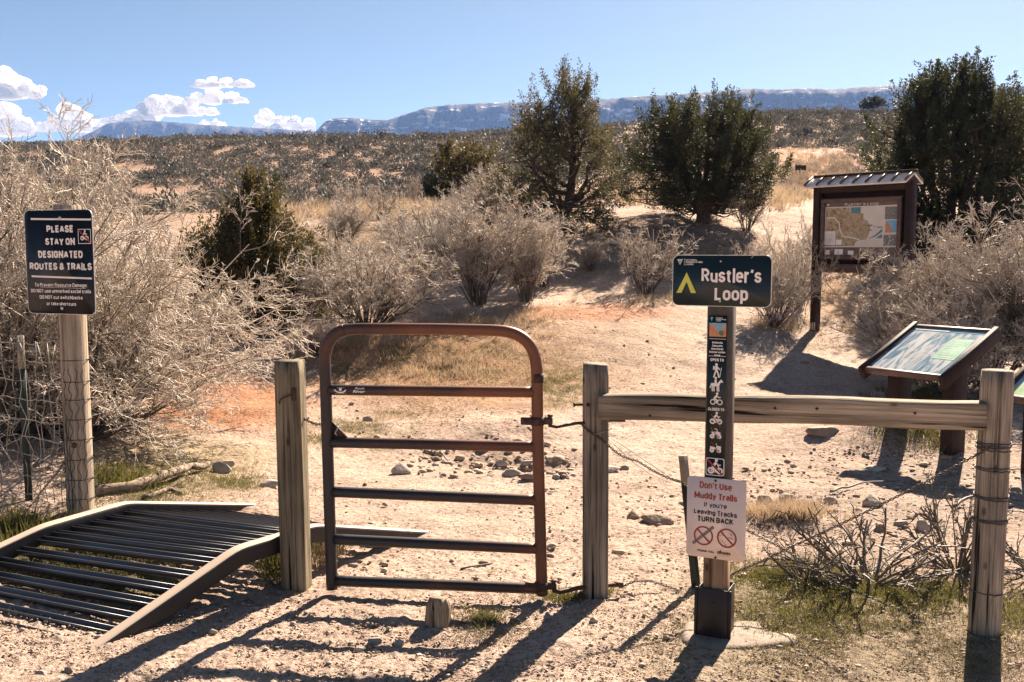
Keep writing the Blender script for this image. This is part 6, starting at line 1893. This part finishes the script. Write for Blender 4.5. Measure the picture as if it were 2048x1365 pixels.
def sage_arrays(n, seed):
    r_ = np.random.default_rng(seed); a = r_.uniform(0, 2 * PI, n); u = r_.uniform(.0, 1, n); rad = np.sqrt(r_.uniform(.15, 1, n))
    P = np.stack([np.cos(a) * np.sqrt(1 - u * u) * rad * .5, np.sin(a) * np.sqrt(1 - u * u) * rad * .5, u * rad * .62 + .04], 1)
    k = 1 + .35 * fbm(P[:, 0] * 3 + seed, P[:, 1] * 3 + P[:, 2] * 2, 2); P *= k[:, None]
    D = P - np.array([0, 0, -.1]); D = D / np.linalg.norm(D, axis=1)[:, None] + np.array([0, 0, .5]) + r_.normal(0, .4, P.shape)
    return P, D / np.linalg.norm(D, axis=1)[:, None], r_


sage_protos = []
for k in range(5):
    P, D, r_ = sage_arrays(190, 200 + k); mb = MB(); mb.leaves(P, D, .17 * r_.uniform(.6, 1.3, len(P)), .075 * r_.uniform(.7, 1.3, len(P)), r_)
    b0 = np.zeros((9, 3)); b0[:, 2] = -.05; b1 = P[r_.integers(0, len(P), 9)] * .8; mb.segs(b0, b1, np.full(9, .02), np.full(9, .01), 3)
    sage_protos.append(mb)
# positions: uniform on the hillsides, thinned by a patchy mask
N0 = 11000
Yp_ = np.sqrt(rng.uniform(62 ** 2, 162 ** 2, N0)); Xp_ = Yp_ * rng.uniform(-.60, .60, N0)
Ye_ = rng.uniform(36, 62, 700); Xe_ = Ye_ * rng.uniform(-.6, -.10, 700); Xp_ = np.concatenate([Xp_, Xe_]); Yp_ = np.concatenate([Yp_, Ye_]); N0 += 700
mask = fbm(Xp_ * .09, Yp_ * .06 + 3, 3) + .35 * fbm(Xp_ * .3, Yp_ * .3, 2)
pxs_, pys_ = proj(np.stack([Xp_, Yp_, hz(Xp_, Yp_)], -1))
bare = (np.abs(pxs_ - 1620) < 75) & (pys_ > 300) & (pys_ < 400)
bare |= (pxs_ > 1230) & (pxs_ < 1300) & (pys_ < 300) & (pys_ > 250) & (rng.uniform(size=N0) < .5)
bare |= (((pxs_ - 330) / 90) ** 2 + ((pys_ - 388) / 14) ** 2 < 1) | (((pxs_ - 270) / 50) ** 2 + ((pys_ - 340) / 8) ** 2 < 1) | (((pxs_ - 760) / 60) ** 2 + ((pys_ - 353) / 8) ** 2 < 1)
dens = np.where(Yp_ < 70, .7, 1.0)
keep = (mask > -.72) & ~bare & (rng.uniform(size=N0) < dens)
Xs, Ys = Xp_[keep], Yp_[keep]; Zs = hz(Xs, Ys)
# drop those hidden behind the skyline
S_s = np.exp(rng.normal(0, .28, len(Xs))) * .92
S_s *= np.where(Ys < 70, .8, 1.)
app = S_s / Ys
pxs_, pys_ = proj(np.stack([Xs, Ys, Zs], -1))
inside = (pxs_ > -20) & (pxs_ < 2068)
behind = np.zeros(len(Xs), bool)
for (xa, xb, yb) in ((0, 480, 420), (1010, 1250, 500), (1270, 1540, 500), (1750, 2048, 500), (380, 640, 500), (880, 1010, 430)): behind |= (pxs_ > xa) & (pxs_ < xb) & (pys_ > 300 if xa not in (0,) else pys_ > 400)
order = np.argsort(-(app * (inside & ~behind)))
ind = order[:290]; rest = order[290:]
sage_objs = []
for k in range(5):
    o = sage_protos[k].build('sagebrush', M['sage']); sage_objs.append(o)
    tag(o, 'grey-green sagebrush bush, one of many dotting the sunlit hillsides', 'sagebrush', 'sagebrush dotting the hillsides')
for q, i_ in enumerate(ind):
    o = sage_objs[q % 5] if q < 5 else sage_objs[q % 5].copy()
    if q >= 5: C.objects.link(o)
    s = S_s[i_]
    o.location = (Xs[i_], Ys[i_], Zs[i_] - .03); o.rotation_euler = (0, 0, rng.uniform(0, 6.28)); o.scale = (s * 1.1, s * 1.1, s * rng.uniform(.75, 1.05))
mb = MB()
for k in range(4):
    P, D, r_ = sage_arrays(46, 300 + k); mm = MB(); mm.leaves(P, D, .24 * r_.uniform(.6, 1.3, len(P)), .11 * r_.uniform(.7, 1.2, len(P)), r_)
    v, f = mm.V[0], mm.B[0][0]
    s = rest[k::4]; n_ = len(s); a = rng.uniform(0, 6.28, n_)
    ca_, sa_ = np.cos(a), np.sin(a)
    X = (v[None, :, 0] * ca_[:, None] - v[None, :, 1] * sa_[:, None]) * S_s[s][:, None] * 1.1 + Xs[s][:, None]
    Yv = (v[None, :, 0] * sa_[:, None] + v[None, :, 1] * ca_[:, None]) * S_s[s][:, None] * 1.1 + Ys[s][:, None]
    Zv = v[None, :, 2] * S_s[s][:, None] * .9 + Zs[s][:, None] - .03
    mb.add(np.stack([X, Yv, Zv], -1).reshape(-1, 3), ((np.arange(n_) * len(v))[:, None, None] + f[None]).reshape(-1, 4))
tag(mb.build('sagebrush_cover', M['sage']), kind='stuff')
print('SAGE', len(Xs), len(rest))

# pale rabbitbrush / straw tufts on terraces -------------------------------
def tufts(name, mats, cent, nb, L, spread, W, seed, lean=.55):
    r_ = np.random.default_rng(seed); N = len(cent); idx = np.repeat(np.arange(N), nb); n = len(idx)
    a = r_.uniform(0, 2 * PI, n); rad = np.sqrt(r_.uniform(0, 1, n)) * spread
    B = cent[idx] + np.stack([np.cos(a) * rad, np.sin(a) * rad, 0 * a], 1)
    D = np.stack([np.cos(a) * lean * r_.uniform(.2, 1.2, n), np.sin(a) * lean * r_.uniform(.2, 1.2, n), np.ones(n)], 1) + r_.normal(0, .12, (n, 3)); D /= np.linalg.norm(D, axis=1)[:, None]
    sc_ = r_.uniform(.6, 1.3, N)[idx]
    mb = MB(); mb.blades(B, D, L * sc_ * r_.uniform(.5, 1.2, n), W, r_)
    return tag(mb.build(name, mats), kind='stuff')


def cent(cx, cy, rx, ry, n, ymax=260):
    p = np.stack([cx + rx * .6 * rg.normal(size=n), cy + ry * .55 * rg.normal(size=n)], 1); h_ = rayhit(p[:, 0], p[:, 1], 2.2, ymax); return h_[~np.isnan(h_[:, 1])]


tc_ = np.concatenate([cent(750, 424, 170, 14, 420), cent(1290, 385, 70, 22, 240), cent(1600, 345, 70, 40, 120), cent(1640, 330, 110, 28, 120), cent(1480, 400, 90, 16, 120), cent(1000, 420, 120, 14, 160), cent(1560, 395, 60, 14, 120)])
tufts('dry_tufts', M['grass_dry'], tc_, 34, .40, .22, .022, 61)
rb_ = np.concatenate([cent(1290, 382, 90, 25, 90), cent(1590, 360, 90, 40, 110), cent(1690, 335, 60, 30, 80), cent(600, 415, 90, 14, 40), cent(1050, 408, 120, 14, 40), cent(700, 400, 200, 8, 60)])
mb = MB()
for k in range(3):
    P, D, r_ = sage_arrays(130, 400 + k); mm = MB(); mm.leaves(P, D, .20 * r_.uniform(.6, 1.3, len(P)), .045 * r_.uniform(.7, 1.2, len(P)), r_)
    v, f = mm.V[0], mm.B[0][0]; q_ = rb_[k::3]; s_ = r_.uniform(.35, .8, len(q_))
    mb.add((v[None] * s_[:, None, None] + q_[:, None]).reshape(-1, 3), ((np.arange(len(q_)) * len(v))[:, None, None] + f[None]).reshape(-1, 4))
tag(mb.build('rabbitbrush_cover', M['sage_pale']), kind='stuff')
# straw on the mound and the dark bank
tufts('straw_tufts', M['grass_dry'], np.concatenate([cent(900, 735, 130, 35, 110), cent(1010, 640, 110, 30, 120), cent(1300, 600, 120, 10, 60), cent(1570, 650, 60, 16, 50), cent(700, 690, 70, 30, 60), cent(1660, 590, 70, 30, 60), cent(900, 480, 280, 34, 420), cent(560, 480, 140, 30, 140), cent(1350, 520, 150, 50, 120)]), 20, .13, .07, .006, 63, .9)
tufts('straw_tufts', M['grass_dry'], np.concatenate([cent(1580, 1030, 75, 9, 60), cent(640, 1105, 26, 22, 26), cent(1705, 662, 14, 8, 12)]), 46, .11, .05, .004, 64, 1.2)
# short mound grass
tufts('short_grass', M['grass_dry'], np.concatenate([cent(940, 720, 240, 80, 2200), cent(1150, 760, 80, 50, 300), cent(430, 800, 150, 50, 500), cent(1700, 600, 110, 60, 300)]), 7, .045, .05, .005, 65, 1.3)
# green grass patches
g1_ = np.concatenate([cent(1120, 768, 62, 36, 420), cent(60, 1085, 95, 42, 420), cent(180, 1140, 150, 55, 620), cent(330, 950, 140, 28, 360), cent(300, 995, 110, 16, 200), cent(470, 968, 50, 16, 120), cent(560, 1150, 40, 30, 90), cent(1120, 1195, 45, 12, 110),
                      cent(960, 1240, 45, 16, 90), cent(1200, 1185, 22, 8, 40), cent(1580, 1150, 110, 26, 420), cent(1800, 1190, 220, 40, 700), cent(2030, 1230, 50, 40, 140), cent(1600, 1240, 170, 60, 420), cent(1850, 860, 110, 45, 300), cent(1860, 790, 90, 30, 200), cent(720, 853, 60, 14, 120), cent(640, 880, 60, 16, 90), cent(820, 830, 80, 16, 80), cent(1640, 690, 60, 14, 60), cent(1550, 645, 60, 14, 80), cent(1350, 560, 60, 40, 60)])
g1_ = np.concatenate([g1_, cent(880, 710, 180, 50, 380), cent(1700, 640, 120, 60, 160), cent(1000, 520, 120, 60, 120)])
tufts('green_grass', M['grass'], g1_, 9, .038, .04, .0045, 66, 1.3)
tufts('tall_grass', M['grass'], np.concatenate([cent(1850, 835, 75, 40, 260), cent(1835, 800, 60, 25, 120), cent(40, 1060, 60, 24, 70), cent(230, 960, 60, 18, 60), cent(560, 1130, 30, 22, 40), cent(640, 1095, 24, 18, 40)]), 16, .12, .06, .006, 71, .8)
g2_ = np.concatenate([cent(1700, 1280, 330, 75, 1900), cent(1980, 1330, 120, 60, 300), cent(960, 1262, 90, 30, 160), cent(1650, 1140, 200, 40, 420), cent(350, 975, 200, 40, 300)])
tufts('matted_grass', [leafmat('matted_grass', (.11, .10, .05), (.34, .27, .17), .3, 12.)], g2_, 9, .022, .05, .004, 67, 2.0)
